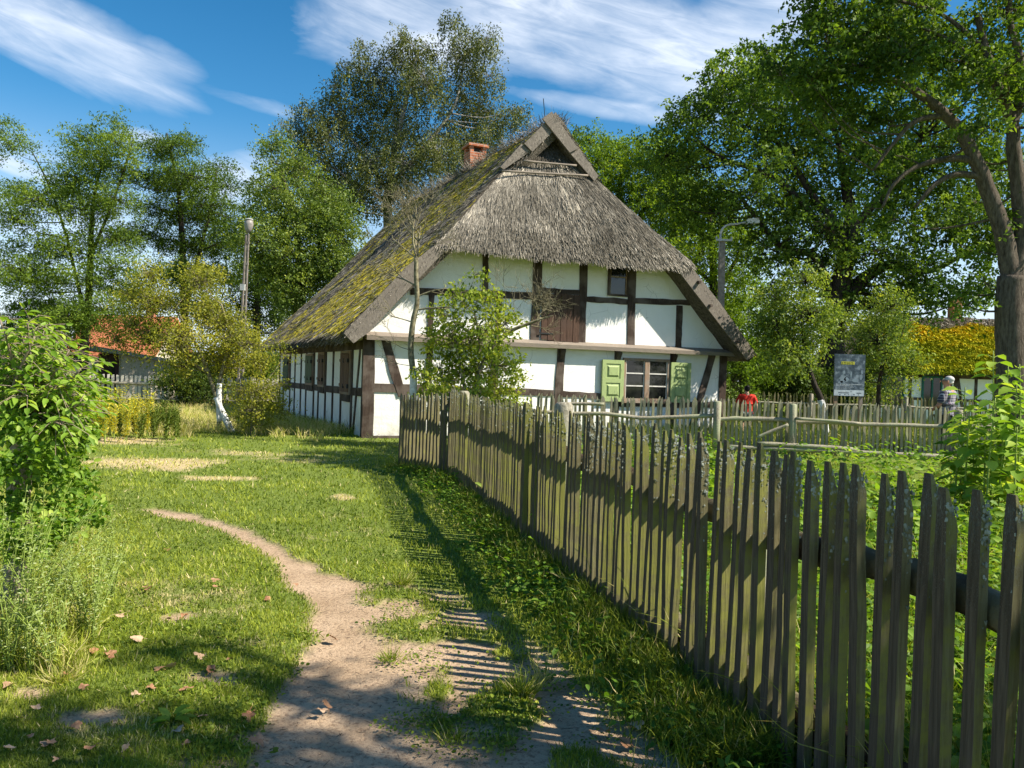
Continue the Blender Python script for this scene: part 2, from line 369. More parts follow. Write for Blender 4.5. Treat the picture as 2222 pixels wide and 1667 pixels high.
M_['twig'] = surf('lichened_twig_bark', lambda t: t.ramp(t.noise(t.coord(), 14, 4), [(.35, (.10, .085, .05)), (.65, (.30, .27, .17))]), .9, .1)
M_['limewash'] = surf('limewash', lambda t: t.ramp(t.noise(t.coord(), 9, 5), [(.35, (.55, .53, .50)), (.6, (.85, .85, .84))]), .95, .1)
M_['dead_wood'] = woodmat('pale_dead_wood', (.14, .10, .07), (.42, .34, .25), None)
M_['concrete'] = surf('pole_concrete', lambda t: (t.ramp(t.noise(t.coord(), 4, 6, .7), [(.35, (.13, .11, .09)), (.7, (.32, .28, .24))]), t.bump(t.noise(t.coord(), 20, 4), .4, .01)), .9)
# picket: 0 brown path side with shade in its colour, 1 moss in lit tone, 2 lichen crust
def _pick(c0, c1, moss, amount):
    def f(t):
        v = t.coord('Object', (30, 30, 1.6)); n = t.noise(v, 3, 6, .65, .5)
        oi = t.new('ShaderNodeObjectInfo').outputs['Random']
        c = t.ramp(n, [(.25, c0), (.72, c1)])
        k = t.math('ADD', t.noise(t.coord('Object'), 7, 5, .6), t.math('MULTIPLY', t.math('SUBTRACT', oi, .5), .22))
        c = t.mix(t.ramp(k, [(amount, 0.), (amount + .16, 1.)]), c, moss)
        vo = t.new('ShaderNodeTexVoronoi'); vo.inputs['Scale'].default_value = 95; t.l.new(t.mix(.12, t.coord('Object', (1, 1, .9)), t.new('ShaderNodeTexNoise', noise_dimensions='3D').outputs[1], 'LINEAR_LIGHT'), vo.inputs[0])
        sz = t.new('ShaderNodeSeparateXYZ'); t.l.new(t.new('ShaderNodeTexCoord').outputs['Object'], sz.inputs[0])
        hgt = t.new('ShaderNodeMapRange'); t.l.new(sz.outputs[2], hgt.inputs[0]); hgt.inputs[1].default_value = .75; hgt.inputs[2].default_value = 1.25; hgt.inputs[3].default_value = .04; hgt.inputs[4].default_value = .46
        pn = t.noise(t.coord('Object'), 11, 3, .5)
        spot = t.math('LESS_THAN', vo.outputs[0], t.math('MULTIPLY', t.math('MULTIPLY', hgt.outputs[0], pn), 1.5))
        c = t.mix(t.math('MULTIPLY', spot, .75), c, (.30, .31, .25))
        return c, t.bump(t.math('ADD', n, t.math('MULTIPLY', spot, .8)), .8, .006)
    return f
M_['picket_shaded_face'] = surf('picket_shaded_brown', _pick((.040, .030, .021), (.145, .112, .078), (.11, .105, .045), .56), .9, .15)
M_['picket_lit_moss'] = surf('picket_lit_mossy_green', _pick((.11, .09, .04), (.25, .225, .12), (.24, .235, .06), .44), .95, .1)
M_['lichen'] = surf('lichen_crust', lambda t: t.ramp(t.noise(t.coord(), 30, 3), [(.35, (.15, .16, .12)), (.65, (.40, .42, .35))]), .95, .05)
M_['far_picket'] = surf('pale_picket', _pick((.17, .15, .095), (.42, .39, .28), (.31, .31, .17), .50), .95, .1)

# ------------------------------------------------------------------ ground with dirt path
def poly_world(P): return np.array([G(*p)[:2] for p in P])
def inside_dist(poly, x, y):
    ins = np.zeros(x.shape, bool); dist = np.full(x.shape, 1e9); n = len(poly)
    for i in range(n):
        x0, y0 = poly[i]; x1, y1 = poly[(i + 1) % n]
        c = ((y0 > y) != (y1 > y)) & (x < (x1 - x0) * (y - y0) / (y1 - y0 + 1e-12) + x0); ins ^= c
        dx, dy = x1 - x0, y1 - y0; tt = np.clip(((x - x0) * dx + (y - y0) * dy) / (dx * dx + dy * dy + 1e-12), 0, 1)
        dist = np.minimum(dist, np.hypot(x - x0 - tt * dx, y - y0 - tt * dy))
    return np.where(ins, dist, -dist)
PATH = poly_world([(300, 1103), (370, 1122), (450, 1140), (520, 1168), (575, 1203), (612, 1245), (650, 1292), (668, 1340), (662, 1395), (625, 1430), (600, 1500), (570, 1580), (520, 1667), (400, 1850), (200, 2600), (2000, 2600),
                   (1620, 1760), (1460, 1640), (1340, 1530), (1250, 1460), (1150, 1395), (1050, 1330), (970, 1285), (860, 1258), (790, 1262), (700, 1235), (640, 1203), (560, 1163), (480, 1128), (400, 1106), (340, 1098)])
SPARSE = poly_world([(820, 1255), (960, 1285), (1060, 1340), (1180, 1420), (1260, 1480), (1330, 1560), (1400, 1667), (1180, 1690), (1020, 1600), (930, 1590), (880, 1500), (840, 1400), (760, 1330), (770, 1290)])
PATCH = [(370, 1338, 75, 18, .75), (480, 1462, 130, 26, .7), (200, 1560, 260, 40, .75), (60, 1500, 120, 30, .6), (330, 1650, 380, 50, .72), (600, 1590, 120, 40, .8), (1050, 1330, 120, 14, .6)]
DRY = [(300, 1300, 330, 60, .35), (700, 1130, 300, 40, .25), (380, 1580, 300, 60, .5), (330, 1006, 200, 17, 1.), (470, 1040, 130, 8, .9), (560, 985, 260, 9, .5), (250, 958, 170, 12, .8), (640, 1000, 160, 7, .5), (745, 1080, 40, 10, .9), (350, 905, 90, 16, .9), (430, 872, 130, 16, .8), (230, 905, 120, 20, .45), (200, 870, 160, 9, .8),
       (185, 1245, 60, 30, .6), (70, 1450, 110, 60, .5), (420, 1220, 60, 14, .4), (930, 1330, 60, 12, .4), (800, 1200, 60, 12, .35), (540, 880, 60, 14, .5), (500, 1400, 120, 20, .35), (300, 1110, 60, 12, .3)]
def patchfield(lst, x, y):
    out = np.zeros(x.shape)
    for (px, py, rx, ry, a) in lst:
        c = G(px, py); e = G(px + rx, py); f1 = G(px, py - ry); f0 = G(px, py + ry)
        RX = abs(e[0] - c[0]); RY = abs(f1[1] - f0[1]) / 2
        out = np.maximum(out, a * (1 - sst(np.hypot((x - c[0]) / RX, (y - c[1]) / RY), .1, 1.5)))
    return out
def dirtf(x, y):
    n = fbm(x * 3.2, y * 3.2, 11, 4) - .5
    d = inside_dist(PATH, x, y) + n * .22
    v = sst(d, -.04, .07)
    s = sst(inside_dist(SPARSE, x, y), -.1, .15); isl = sst(fbm(x * 3.1 + 9, y * 3.1, 31, 4), .52, .62)
    v = v * (1 - s * isl * .95)
    p = patchfield(PATCH, x, y); p = sst(p + (fbm(x * 5, y * 5, 41, 4) - .5) * 1.1, .45, .75)
    return np.maximum(v, p)
def dryf(x, y):
    p = patchfield(DRY, x, y) + (fbm(x * 1.6, y * 2.2, 61, 4) - .5) * .9 + (fbm(x * 7, y * 7, 63, 3) - .5) * .5
    return np.clip(sst(p, .25, .85), 0, 1)
def axis(lo, flo, fhi, hi, st, g):
    a = list(np.arange(flo, fhi + st / 2, st)); s = st
    while a[-1] < hi: s *= g; a.append(a[-1] + s)
    s = st; b = []
    q = flo
    while q > lo: s *= g; q -= s; b.append(q)
    return np.array(b[::-1] + a)
xs = axis(-400, -5.2, 3., 400, .045, 1.06); ys = axis(-60, 1.8, 10.5, 900, .045, 1.035)
X, Y = np.meshgrid(xs, ys); dirt = dirtf(X, Y) * (1 - sst(Y, 11, 13)); dry = dryf(X, Y)
Z = gz(X, Y) - .02 * dirt
nx, ny = len(xs), len(ys); V = np.stack([X, Y, Z], -1).reshape(-1, 3)
i, j = np.meshgrid(np.arange(nx - 1), np.arange(ny - 1)); a = (j * nx + i).ravel(); Fg = np.stack([a, a + 1, a + 1 + nx, a + nx], 1)
fd = dirt.ravel()[Fg].mean(1)
def ground_obj(name, sel):
    ids = np.unique(Fg[sel]); rm = np.full(len(V), -1); rm[ids] = np.arange(len(ids))
    o = fastmesh(name, V[ids], rm[Fg[sel]], M_['ground'], smooth=True)
    for nm, arr in (('dirt', dirt), ('dry', dry)):
        at_ = o.data.attributes.new(nm, 'FLOAT', 'POINT'); at_.data.foreach_set('value', arr.ravel()[ids].astype(np.float32))
    return tag(o, kind='structure')
pathsel = (fd > .5) & (V[Fg[:, 0], 1] < 11)
ground_obj('ground', ~pathsel); ground_obj('dirt_path', pathsel)

# ------------------------------------------------------------------ near fence line
FA = np.array([-.88, 11.84]); SL = -.2376
def fx(y): return -.88 + SL * (y - 11.84)
FD = np.array([SL, 1.]); FD /= np.linalg.norm(FD)
# ------------------------------------------------------------------ half-timbered house
HY = math.radians(24); C0 = np.array([-3.3646, 18.3081, 0.])
house = thing('thatched_house', 'white half-timbered farmhouse with a mossy thatched roof and green shutters', 'house', C0, HY)
Uv = np.array([math.cos(HY), math.sin(HY), 0]); Vv = np.array([-math.sin(HY), math.cos(HY), 0])
def hl(px, py, y):   # picture ray meets the house plane at local depth y -> local x, z
    r = ray(px, py); t_ = ((C0 + Vv * y - np.array([0, 0, EYE])) @ Vv) / (r @ Vv); q = np.array([0, 0, EYE]) + r * t_ - C0
    return np.array([q @ Uv, y, q[2]])
LP = [(-.72, 2.38), (1.72, 4.80), (5.05, 8.32)]; RP = [(10.84, 2.34), (8.30, 4.80), (5.05, 8.32)]
def prof(P, z):
    zz = [p[1] for p in P]; return np.interp(z, zz, [p[0] for p in P])
def yfront(z): return np.interp(z, [2.3, 4.55, 6.95, 7.0, 8.4], [-.56, -.54, .78, .62, .55])
YB = 14.7
GN = (0, -1, 0)
# walls
wm = MB()
wm.prism([(0, -.45), (10.3, -.45), (10.3, 2.75), (7.9, 5.2), (2.2, 5.2), (0, 2.95)], 0, .18)
wm.build('gable_wall', M_['plaster'], house); fixn(house.children[-1])
wm = MB(); wm.box((0, .18, -.5), (.18, 14.2, 2.9)); wm.box((.18, 14.0, -.5), (10.3, 14.2, 2.9)); wm.box((10.12, .18, -.5), (10.3, 14.0, 2.9)); wm.build('side_wall', M_['plaster'], house)
def hb(name, x0, z0, x1, z1, w, th=.03, mat='timber', segs=6, y=0., w1=None, jit=.014):
    m = MB(); m.beam((x0, y + .01, z0), (x1, y + .01, z1), w, GN, th + .01, segs, jit, w1=w1); return fixn(m.build(name, M_[mat], house))
for x0, z0, x1, z1, w in [(2.86, 4.7, 2.9, 3.5, .15), (4.30, 4.8, 4.26, 2.42, .24), (5.60, 4.8, 5.6, 2.42, .22), (7.05, 4.8, 7.1, 2.42, .23), (8.62, 3.60, 8.63, 2.42, .18), (1.52, 3.43, 1.5, 2.42, .13),
                          (5.03, 2.3, 4.95, -.1, .22), (6.70, 2.3, 6.70, -.1, .19), (8.46, 2.3, 8.47, -.1, .20), (.05, 2.42, .07, -.3, .27), (10.17, 2.42, 10.15, -.3, .24), (1.52, 2.3, 1.5, 1.2, .14), (3.2, 2.3, 3.2, -.1, .18), (3.25, 3.5, 3.25, 2.42, .14)]:
    hb('post', x0, z0, x1, z1, w, .032)
for x0, z0, x1, z1, w in [(1.0, 3.47, 4.18, 3.56, .17), (5.71, 3.58, 6.95, 3.60, .15), (7.2, 3.63, 8.95, 3.70, .15), (.19, 1.17, 3.1, 1.15, .20), (3.3, 1.15, 4.85, 1.14, .16), (5.06, 1.12, 6.6, 1.06, .15), (8.6, .88, 10.03, .9, .15), (6.8, .88, 8.37, .88, .13), (.2, -.02, 10.0, .0, .16), (4.42, 3.72, 5.49, 3.74, .13)]:
    hb('rail', x0, z0, x1, z1, w, .026)
hb('brace', .42, 2.3, .86, 1.0, .20, .040); hb('brace', .9, 1.06, 1.5, -.1, .15, .038); hb('brace', 9.78, 2.3, 9.15, .2, .22, .040)
hb('rafter', 1.86, 4.75, -.25, 2.45, .34, .05, segs=8, w1=.30); hb('rafter', 8.2, 4.75, 10.40, 2.45, .37, .05, segs=8, w1=.32)
for x in (5.03, 6.70, 8.46, 1.5, 3.2): m = MB(); m.prism([(-.15, 2.26), (-.15, 2.20), (-.04, 2.0), (-.04, 2.26)], x - .06, x + .06, (1, 2, 0)); fixn(m.build('bracket', M_['timber'], house))
m = MB(); m.hexa([(-.06, -.24, 2.27), (10.42, -.24, 2.27), (10.42, .0, 2.30), (-.06, .0, 2.30), (-.06, -.25, 2.37), (10.42, -.25, 2.37), (10.42, -.0, 2.47), (-.06, -.0, 2.47)])
m.build('jetty_board', M_['jetty'], house)
# side wall timbers (x = 0 face, outward -x)
def sb(name, y0, z0, y1, z1, w, th=.03, segs=5):
    m = MB(); m.beam((.01, y0, z0), (.01, y1, z1), w, (-1, 0, 0), th + .01, segs, .01); return fixn(m.build(name, M_['timber'], house))
for y in (1.36, 2.62, 3.68, 4.72, 5.78, 6.55, 7.95, 8.98, 10.26, 11.35, 12.95, 14.05): sb('post', y, 2.08, y + R.uniform(-.04, .04), -.35, .13)
sb('brace', .55, 2.1, 1.2, -.3, .10); sb('wall_plate', .15, 2.16, 14.1, 2.14, .20, .05, 14); sb('rail', .15, 1.06, 14.1, .92, .19, .024, 14); sb('sill_beam', .15, -.22, 14.1, -.3, .2, .03, 12)
m = MB(); m.box((-.05, -.03, -.35), (-.0, .22, 2.3)); m.build('post', M_['timber'], house)
def side_window(y0, y1, z0, z1, mat, lab):
    m = MB(); f = m
    f.box((-.065, y0, z1 - .06), (.0, y1, z1)); f.box((-.065, y0, z0), (.0, y1, z0 + .06)); f.box((-.065, y0, z0 + .06), (.0, y0 + .07, z1 - .06)); f.box((-.065, y1 - .07, z0 + .06), (.0, y1, z1 - .06))
    fr = f.build('window', M_['window_wood'], house)
    n = 2; wdt = (y1 - y0 - .14) / n
    for k in range(n):
        s = MB(); a = y0 + .07 + k * wdt
        for q in range(3): s.box((-.085 - .004 * (q % 2), a + .01 + q * (wdt - .02) / 3, z0 + .07), (-.05, a + .01 + (q + 1) * (wdt - .02) / 3 - .008, z1 - .07))
        for zz in (z0 + .2, z1 - .28): s.box((-.105, a + .02, zz), (-.085, a + wdt - .02, zz + .07))
        o = s.build('shutter', mat, fr)
        [MB().box((-.12, a - .015, zq), (-.06, a + .03, zq + .1)).build('hinge', M_['iron'], o) for zq in (z1 - .3, z0 + .16)]
    p = MB(); p.box((-.05, y0 + .07, z0 - .18), (-.02, y1 - .07, z0)); p.build('apron_panel', M_['timber'], fr)
M_['grey_green'] = woodmat('grey_green_boards', (.06, .075, .05), (.17, .20, .13))
M_['brown_boards'] = woodmat('brown_boards', (.07, .04, .028), (.24, .15, .105))
side_window(1.44, 2.56, .95, 2.05, M_['brown_boards'], ''); side_window(4.78, 5.72, 1.05, 2.05, M_['brown_boards'], ''); side_window(6.62, 7.9, 1.05, 2.03, M_['grey_green'], ''); side_window(11.45, 12.85, .95, 1.98, M_['grey_green'], '')

def casement(name, x0, x1, z0, z1, cols, rows, fw=.07, y=-.02, matf='window_wood', mull=.14):
    f = MB(); yo = y - .055
    f.box((x0, yo, z1 - fw), (x1, .01, z1)); f.box((x0, yo, z0), (x1, .01, z0 + fw)); f.box((x0, yo, z0 + fw), (x0 + fw, .01, z1 - fw)); f.box((x1 - fw, yo, z0 + fw), (x1, .01, z1 - fw))
    gx0, gx1, gz0, gz1 = x0 + fw, x1 - fw, z0 + fw, z1 - fw
    if cols == 2: c = (gx0 + gx1) / 2; f.box((c - mull / 2, yo - .01, gz0), (c + mull / 2, .01, gz1)); spans = [(gx0, c - mull / 2), (c + mull / 2, gx1)]
    else: spans = [(gx0, gx1)]
    fr = f.build(name, M_[matf], house)
    for a, b in spans:
        g = MB(); g.box((a, y - .012, gz0), (b, y + .012, gz1)); g.build('pane', M_['glass'], fr)
        s = MB()
        for r in range(1, rows): zz = gz0 + (gz1 - gz0) * r / rows; s.box((a, y - .035, zz - .016), (b, y - .0125, zz + .016))
        s.box((a, y - .034, gz0), (a + .025, y - .0125, gz1)); s.box((b - .025, y - .034, gz0), (b, y - .0125, gz1)); s.build('muntin', M_['muntin'] if rows == 3 else M_['window_wood'], fr)
    return fr
wf = casement('window', 6.87, 8.33, .97, 2.11, 2, 3)
sl = MB(); sl.box((6.82, -.13, .92), (8.38, .0, .968)); sl.build('sill', M_['window_wood'], wf)
casement('window', 6.33, 6.935, 3.72, 4.72, 1, 2, .05, matf='timber')
for x0, x1 in ((6.20, 6.855), (8.345, 9.0)):
    s = MB(); z0, z1 = .95, 2.04; yo = -.10
    s.box((x0, yo, z0), (x1, yo + .035, z1))
    fr = [(x0, x0 + .11, z0, z1), (x1 - .11, x1, z0, z1), (x0 + .11, x1 - .11, z1 - .1, z1), (x0 + .11, x1 - .11, z0, z0 + .1), (x0 + .11, x1 - .11, 1.44, 1.55)]
    for a, b, c, d in fr: s.box((a, yo - .018, c), (b, yo - .0005, d))
    sh = s.build('shutter', M_['green_paint'], house)
    for c, d in ((1.10, 1.39), (1.60, 1.89)):
        p = MB(); p.hexa([(x0 + .15, yo - .002, c), (x1 - .15, yo - .002, c), (x1 - .15, yo - .002, d), (x0 + .15, yo - .002, d), (x0 + .19, yo - .03, c + .04), (x1 - .19, yo - .03, c + .04), (x1 - .19, yo - .03, d - .04), (x0 + .19, yo - .03, d - .04)])
        fixn(p.build('panel', M_['green_paint'], sh))
s = MB(); n = 6
for k in range(n): s.box((4.42 + k * 1.08 / n, -.065 - .008 * (k % 2), 2.47 + R.uniform(-.03, .02)), (4.42 + (k + 1) * 1.08 / n - .012, -.03, 3.66 + R.uniform(-.02, .02)))
hd = s.build('loft_hatch', M_['old_plank'], house)
[MB().box((4.36, -.085, q), (4.75, -.066, q + .035)).build('hinge', M_['iron'], hd) for q in (2.62, 3.4)]
# thatch: two slopes and the half-hip
def slope(name, P, sgn):
    nz, ny_ = 44, 90; zz = np.linspace(P[0][1], P[2][1], nz); Vt = []; 
    for z in zz:
        u_ = prof(P, z); y0 = float(yfront(z))
        yy = y0 + (YB - y0) * np.linspace(0, 1, ny_)
        wob = (fbm(yy * .8 + sgn * 40, np.full(ny_, z * .9), 71, 4) - .5) * .14 - .05 * np.sin(np.linspace(0, math.pi, ny_)) * (z > 8)
        rise = .25 * (z - 2.3) / 6 * np.linspace(0, 1, ny_)
        Vt.append(np.stack([np.full(ny_, u_) + sgn * wob * .7, yy, z + wob * .7 + rise * (z - 2.3) / 6], 1))
    Vt = np.array(Vt); th = .34; inn = Vt.copy(); inn[..., 0] -= sgn * th * .74; inn[..., 2] -= th * .68
    inn[0, :, 2] = Vt[0, :, 2] - .20; inn[0, :, 0] = Vt[0, :, 0] - sgn * .22
    V2 = np.concatenate([Vt.reshape(-1, 3), inn.reshape(-1, 3)]); N = nz * ny_; Fs = []
    ii, jj = np.meshgrid(np.arange(ny_ - 1), np.arange(nz - 1)); a = (jj * ny_ + ii).ravel()
    Fs += np.stack([a, a + 1, a + 1 + ny_, a + ny_], 1).tolist(); b = a + N; Fs += np.stack([b, b + ny_, b + 1 + ny_, b + 1], 1).tolist()
    for k in range(ny_ - 1): Fs.append([k, k + N, k + 1 + N, k + 1]); e = (nz - 1) * ny_; Fs.append([e + k, e + k + 1, e + k + 1 + N, e + k + N])
    for k in range(nz - 1):
        a0 = k * ny_; Fs.append([a0, a0 + ny_, a0 + ny_ + N, a0 + N]); a1 = a0 + ny_ - 1; Fs.append([a1, a1 + N, a1 + ny_ + N, a1 + ny_])
    o = fixn(fastmesh(name, V2, Fs, M_['thatch_base'], house)); return o
sl_l = slope('thatch_slope', LP, -1); sl_r = slope('thatch_slope', RP, 1)
def yhip(z): return np.interp(z, [4.4, 4.55, 5.2, 6.0, 6.95, 8.3], [-.66, -.66, -.42, .06, .70, 1.35])
def hip_pt(z, w_):
    uL, uR = prof(LP, z), prof(RP, z); mid = (uL + uR) / 2; hw = (uR - uL) / 2 * 1.0
    u_ = mid + w_ * hw; ed = np.abs(w_) ** 5
    lift = np.where(w_ > 0, .22, .05) * ed * np.clip((5.6 - z) / 1.1, 0, 1)
    low = sst(5.1 - z, 0, .6)
    return np.stack([u_, yhip(z) + .16 * ed - .06 * (1 - w_ * w_) + (fbm(u_ * 1.3, z * 1.3, 81, 4) - .5) * .14, z + lift + low * (fbm(u_ * 2.2, z * 0 + 3, 83, 3) - .5) * .10], -1)
nz, nu = 40, 70; zz, ww = np.meshgrid(np.linspace(4.52, 8.2, nz), np.linspace(-1, 1, nu), indexing='ij')
P_ = hip_pt(zz, ww); inn = P_ + np.array([0, .26, -.16]); inn[0] = P_[0] + np.array([0, .26, .02])
V2 = np.concatenate([P_.reshape(-1, 3), inn.reshape(-1, 3)]); N = nz * nu; ii, jj = np.meshgrid(np.arange(nu - 1), np.arange(nz - 1)); a = (jj * nu + ii).ravel()
Fs = np.stack([a, a + 1, a + 1 + nu, a + nu], 1).tolist(); b = a + N; Fs += np.stack([b, b + nu, b + 1 + nu, b + 1], 1).tolist()
for k in range(nu - 1): Fs.append([k, k + N, k + 1 + N, k + 1])
for k in range(nz - 1): a0 = k * nu; Fs.append([a0, a0 + nu, a0 + nu + N, a0 + N]); a1 = a0 + nu - 1; Fs.append([a1, a1 + N, a1 + nu + N, a1 + nu])
hipo = fixn(fastmesh('half_hip_thatch', V2, Fs, M_['thatch_base'], house))
# straw layers
def straw_slope(P, sgn, n, ny0=None, mossy=True):
    z = P[0][1] + (P[2][1] - P[0][1]) * R.uniform(0, 1, n) ** 1.0; y0 = yfront(z); y = y0 + (YB - y0) * R.uniform(0, 1, n) ** 1.25
    u_ = prof(P, z); fr = (y - y0) / (YB - y0); wob = (fbm(y * .8 + sgn * 40, z * .9, 71, 4) - .5) * .14; z2 = z + wob * .7 + .25 * ((z - 2.3) / 6) ** 2 * fr
    O = np.stack([u_ + sgn * (wob * .7 + .012), y, z2 + .02], 1)
    A = np.stack([sgn * (.70 + R.normal(0, .07, n)), R.normal(0, .11, n), -.66 + R.normal(0, .07, n)], 1)
    Nn = np.stack([sgn * .7 + R.normal(0, .35, n), R.normal(0, .5, n), .7 + R.normal(0, .35, n)], 1)
    L = R.uniform(.12, .34, n); Wd = R.uniform(.008, .018, n)
    band = fbm(y * 2.6, z * .55, 91, 4); big = fbm(y * .55, z * .5, 93, 3)
    mo = sst(band + (big - .5) * .8 + .18 * np.exp(-((y - 4.) / 5.) ** 2), .42, .55) * (1 if mossy else 0)
    tone = R.beta(2.4, 2.4, n) * .66 * (.60 + .75 * fbm(y * 3.5, z * .8, 95, 3))
    ismoss = R.uniform(0, 1, n) < mo * .80
    tone = np.where(ismoss, .72 + .28 * R.beta(2, 2.2, n) * (.6 + .5 * fbm(y * 5, z * 2, 97)), tone)
    L = np.where(ismoss, L * .45, L); Wd = np.where(ismoss, Wd * 1.6, Wd)
    return O, A, Nn, L, Wd, tone
def straw_obj(name, parts, parent):
    O, A, Nn, L, Wd, tn = [np.concatenate(q) for q in zip(*parts)]
    Vx, Fx, k = scatter(T_STRAW, O, A, Nn, L, Wd); return fastmesh(name, Vx, Fx, M_['straw'], parent, tn)
n = 3500; y = R.uniform(-.55, YB, n); O = np.stack([np.full(n, -.62) + R.normal(0, .06, n), y, 2.36 + R.normal(0, .05, n)], 1)
eave = (O, np.stack([-.6 + R.normal(0, .3, n), R.normal(0, .25, n), -.8 + R.normal(0, .2, n)], 1), rdir(n), R.uniform(.08, .24, n), R.uniform(.008, .016, n), R.uniform(.0, .5, n))
n = 2600; z = R.uniform(2.5, 8.2, n); zz_ = z; O = np.stack([prof(LP, z) + .06 * R.uniform(0, 1, n), yfront(z) + .02, z - R.uniform(0, .18, n)], 1)
verge = (O, np.stack([-.5 + R.normal(0, .2, n), -.45 + R.normal(0, .3, n), -.7 + R.normal(0, .2, n)], 1), rdir(n), R.uniform(.06, .18, n), R.uniform(.008, .016, n), R.uniform(0, .6, n))
straw_obj('reed_layer', [straw_slope(LP, -1, 95000), eave, verge], sl_l)
n = 5200; y = .6 + (YB - .6) * R.uniform(0, 1, n) ** 1.1; O = np.stack([5.05 + R.normal(0, .16, n), y, 8.24 + .25 * (y - .6) / 14 + R.uniform(-.14, .06, n)], 1)
ridge = (O, np.stack([np.where(R.uniform(0, 1, n) < .5, -1, 1) * R.uniform(.1, .9, n), -.45 + R.normal(0, .35, n), .22 + R.uniform(-.3, .6, n)], 1), rdir(n), R.uniform(.14, .42, n), R.uniform(.007, .014, n), R.uniform(0.05, .62, n))
n = 2600; z = R.uniform(2.5, 8.2, n); O = np.stack([prof(RP, z) - .04 * R.uniform(0, 1, n), yfront(z) + .02, z - R.uniform(0, .18, n)], 1)
verge = (O, np.stack([.5 + R.normal(0, .2, n), -.4 + R.normal(0, .3, n), -.7 + R.normal(0, .2, n)], 1), rdir(n), R.uniform(.06, .18, n), R.uniform(.008, .016, n), R.uniform(0, .6, n))
straw_obj('reed_layer', [straw_slope(RP, 1, 16000), ridge, verge], sl_r)
n = 52000; z = R.uniform(4.5, 8.1, n); z = np.where(R.uniform(0, 1, n) < (8.3 - z) / 3.8 + .1, z, R.uniform(4.5, 6.5, n)); w_ = R.uniform(-1, 1, n)
O = hip_pt(z, w_) + np.array([0, -.02, .01]); fan = w_ * .42 * (1 + (z > 6.6) * .3)
A = np.stack([fan + R.normal(0, .13, n), -.50 + R.normal(0, .08, n), -.80 + R.normal(0, .06, n)], 1)
tuft = np.exp(-((w_ * (10.3 - z) - .1) / .28) ** 2) * (z > 5.9); pale = np.exp(-((z - 6.75) / .3) ** 2) * (w_ < .35)
tn = R.beta(2.1, 2.2, n) * .60 * (.30 + 1.35 * fbm(O[:, 0] * 1.7, z * 1.5, 99, 5)) + .28 * tuft * R.uniform(0, 1, n) + .17 * pale * R.uniform(0, 1, n)
tn = tn * np.where(z > 7.25, .45, 1) + .10 * sst(w_, .55, -.9)
hip = (O, A, np.stack([R.normal(0, .5, n), -.8 + R.normal(0, .3, n), .5 + R.normal(0, .3, n)], 1), R.uniform(.12, .30, n) * (1 + .8 * tuft), R.uniform(.009, .018, n), np.clip(tn, 0, .665))
n = 5200; w_ = R.uniform(-1, 1, n); O = hip_pt(np.full(n, 4.54), w_) + np.stack([R.normal(0, .01, n), R.uniform(-.02, .24, n), R.uniform(-.0, .10, n)], 1)
heave = (O, np.stack([w_ * .25 + R.normal(0, .14, n), -.28 + R.normal(0, .1, n), -.9 + 0 * w_], 1), rdir(n), R.uniform(.07, .2, n), R.uniform(.009, .017, n), np.clip(R.uniform(.05, .55, n), 0, .66))
straw_obj('reed_layer', [hip, heave], hipo)
# barge boards
def board(name, pts, y, th, mat='grey_wood', parent=None):
    m = MB(); m.prism([(p[0], p[2]) for p in pts], y, y + th); return fixn(m.build(name, M_[mat], parent or house))
Zd = lambda a, b: (1080 + .15070 * a, 230 + .15070 * b)
Z1 = lambda a, b: (850 + .38584 * a, 200 + .38584 * b)
Z2 = lambda a, b: (550 + .33149 * a, 450 + .33149 * b)
def bl(name, Q, conv, y, th=.045): return board(name, [hl(*conv(*q), y) for q in Q], y, th)
bl('barge_board', [(1640, 925), (1850, 1190), (2052, 1475), (2000, 1507), (1790, 1235), (1597, 985)], Z1, -.62)
bl('barge_board', [(1275, 185), (1000, 390), (592, 825), (655, 890), (760, 815), (1030, 520), (1300, 240)], Z2, -.62)
bl('barge_board', [(645, 180), (780, 80), (1160, 610), (1040, 672)], Zd, .44, .05)
bl('barge_board', [(1030, 665), (1155, 605), (1450, 1005), (1392, 1082)], Zd, .50, .045)
bl('barge_board', [(385, 540), (835, 92), (940, 225), (500, 660)], Zd, .50, .045)
bl('barge_board', [(345, 545), (478, 650), (90, 915), (40, 878)], Zd, .555, .04)
for a, b, y_ in (((370, 790), (1130, 858), .52), ((60, 935), (1300, 1002), .42)):
    p0, p1 = hl(*Zd(*a), y_), hl(*Zd(*b), y_); m = MB(); m.tube(smoothpath([p0, p0 * .5 + p1 * .5 + (0, -.02, -.01), p1], 4), .028, 7, .1); m.build('hazel_pole', M_['jetty'], house, True)
for k in range(9):    # lath ends along the right verge
    q = k / 8; x = 8.25 + 2.05 * q; z = 4.40 - 2.0 * q
    m = MB(); m.beam((x, .0, z), (x + .02, -.585, z - .03), R.uniform(.07, .12), (.7, 0, .7), .05, 3, .012); fixn(m.build('lath', M_['window_wood'], house))
for x, z in ((9.15, 3.55), (10.1, 2.62), (8.75, 4.15)):
    m = MB(); m.beam((x, -.58, z), (x, -.72, z), .07, (0, 0, 1), .07, 2, .006); fixn(m.build('peg', M_['timber'], house))
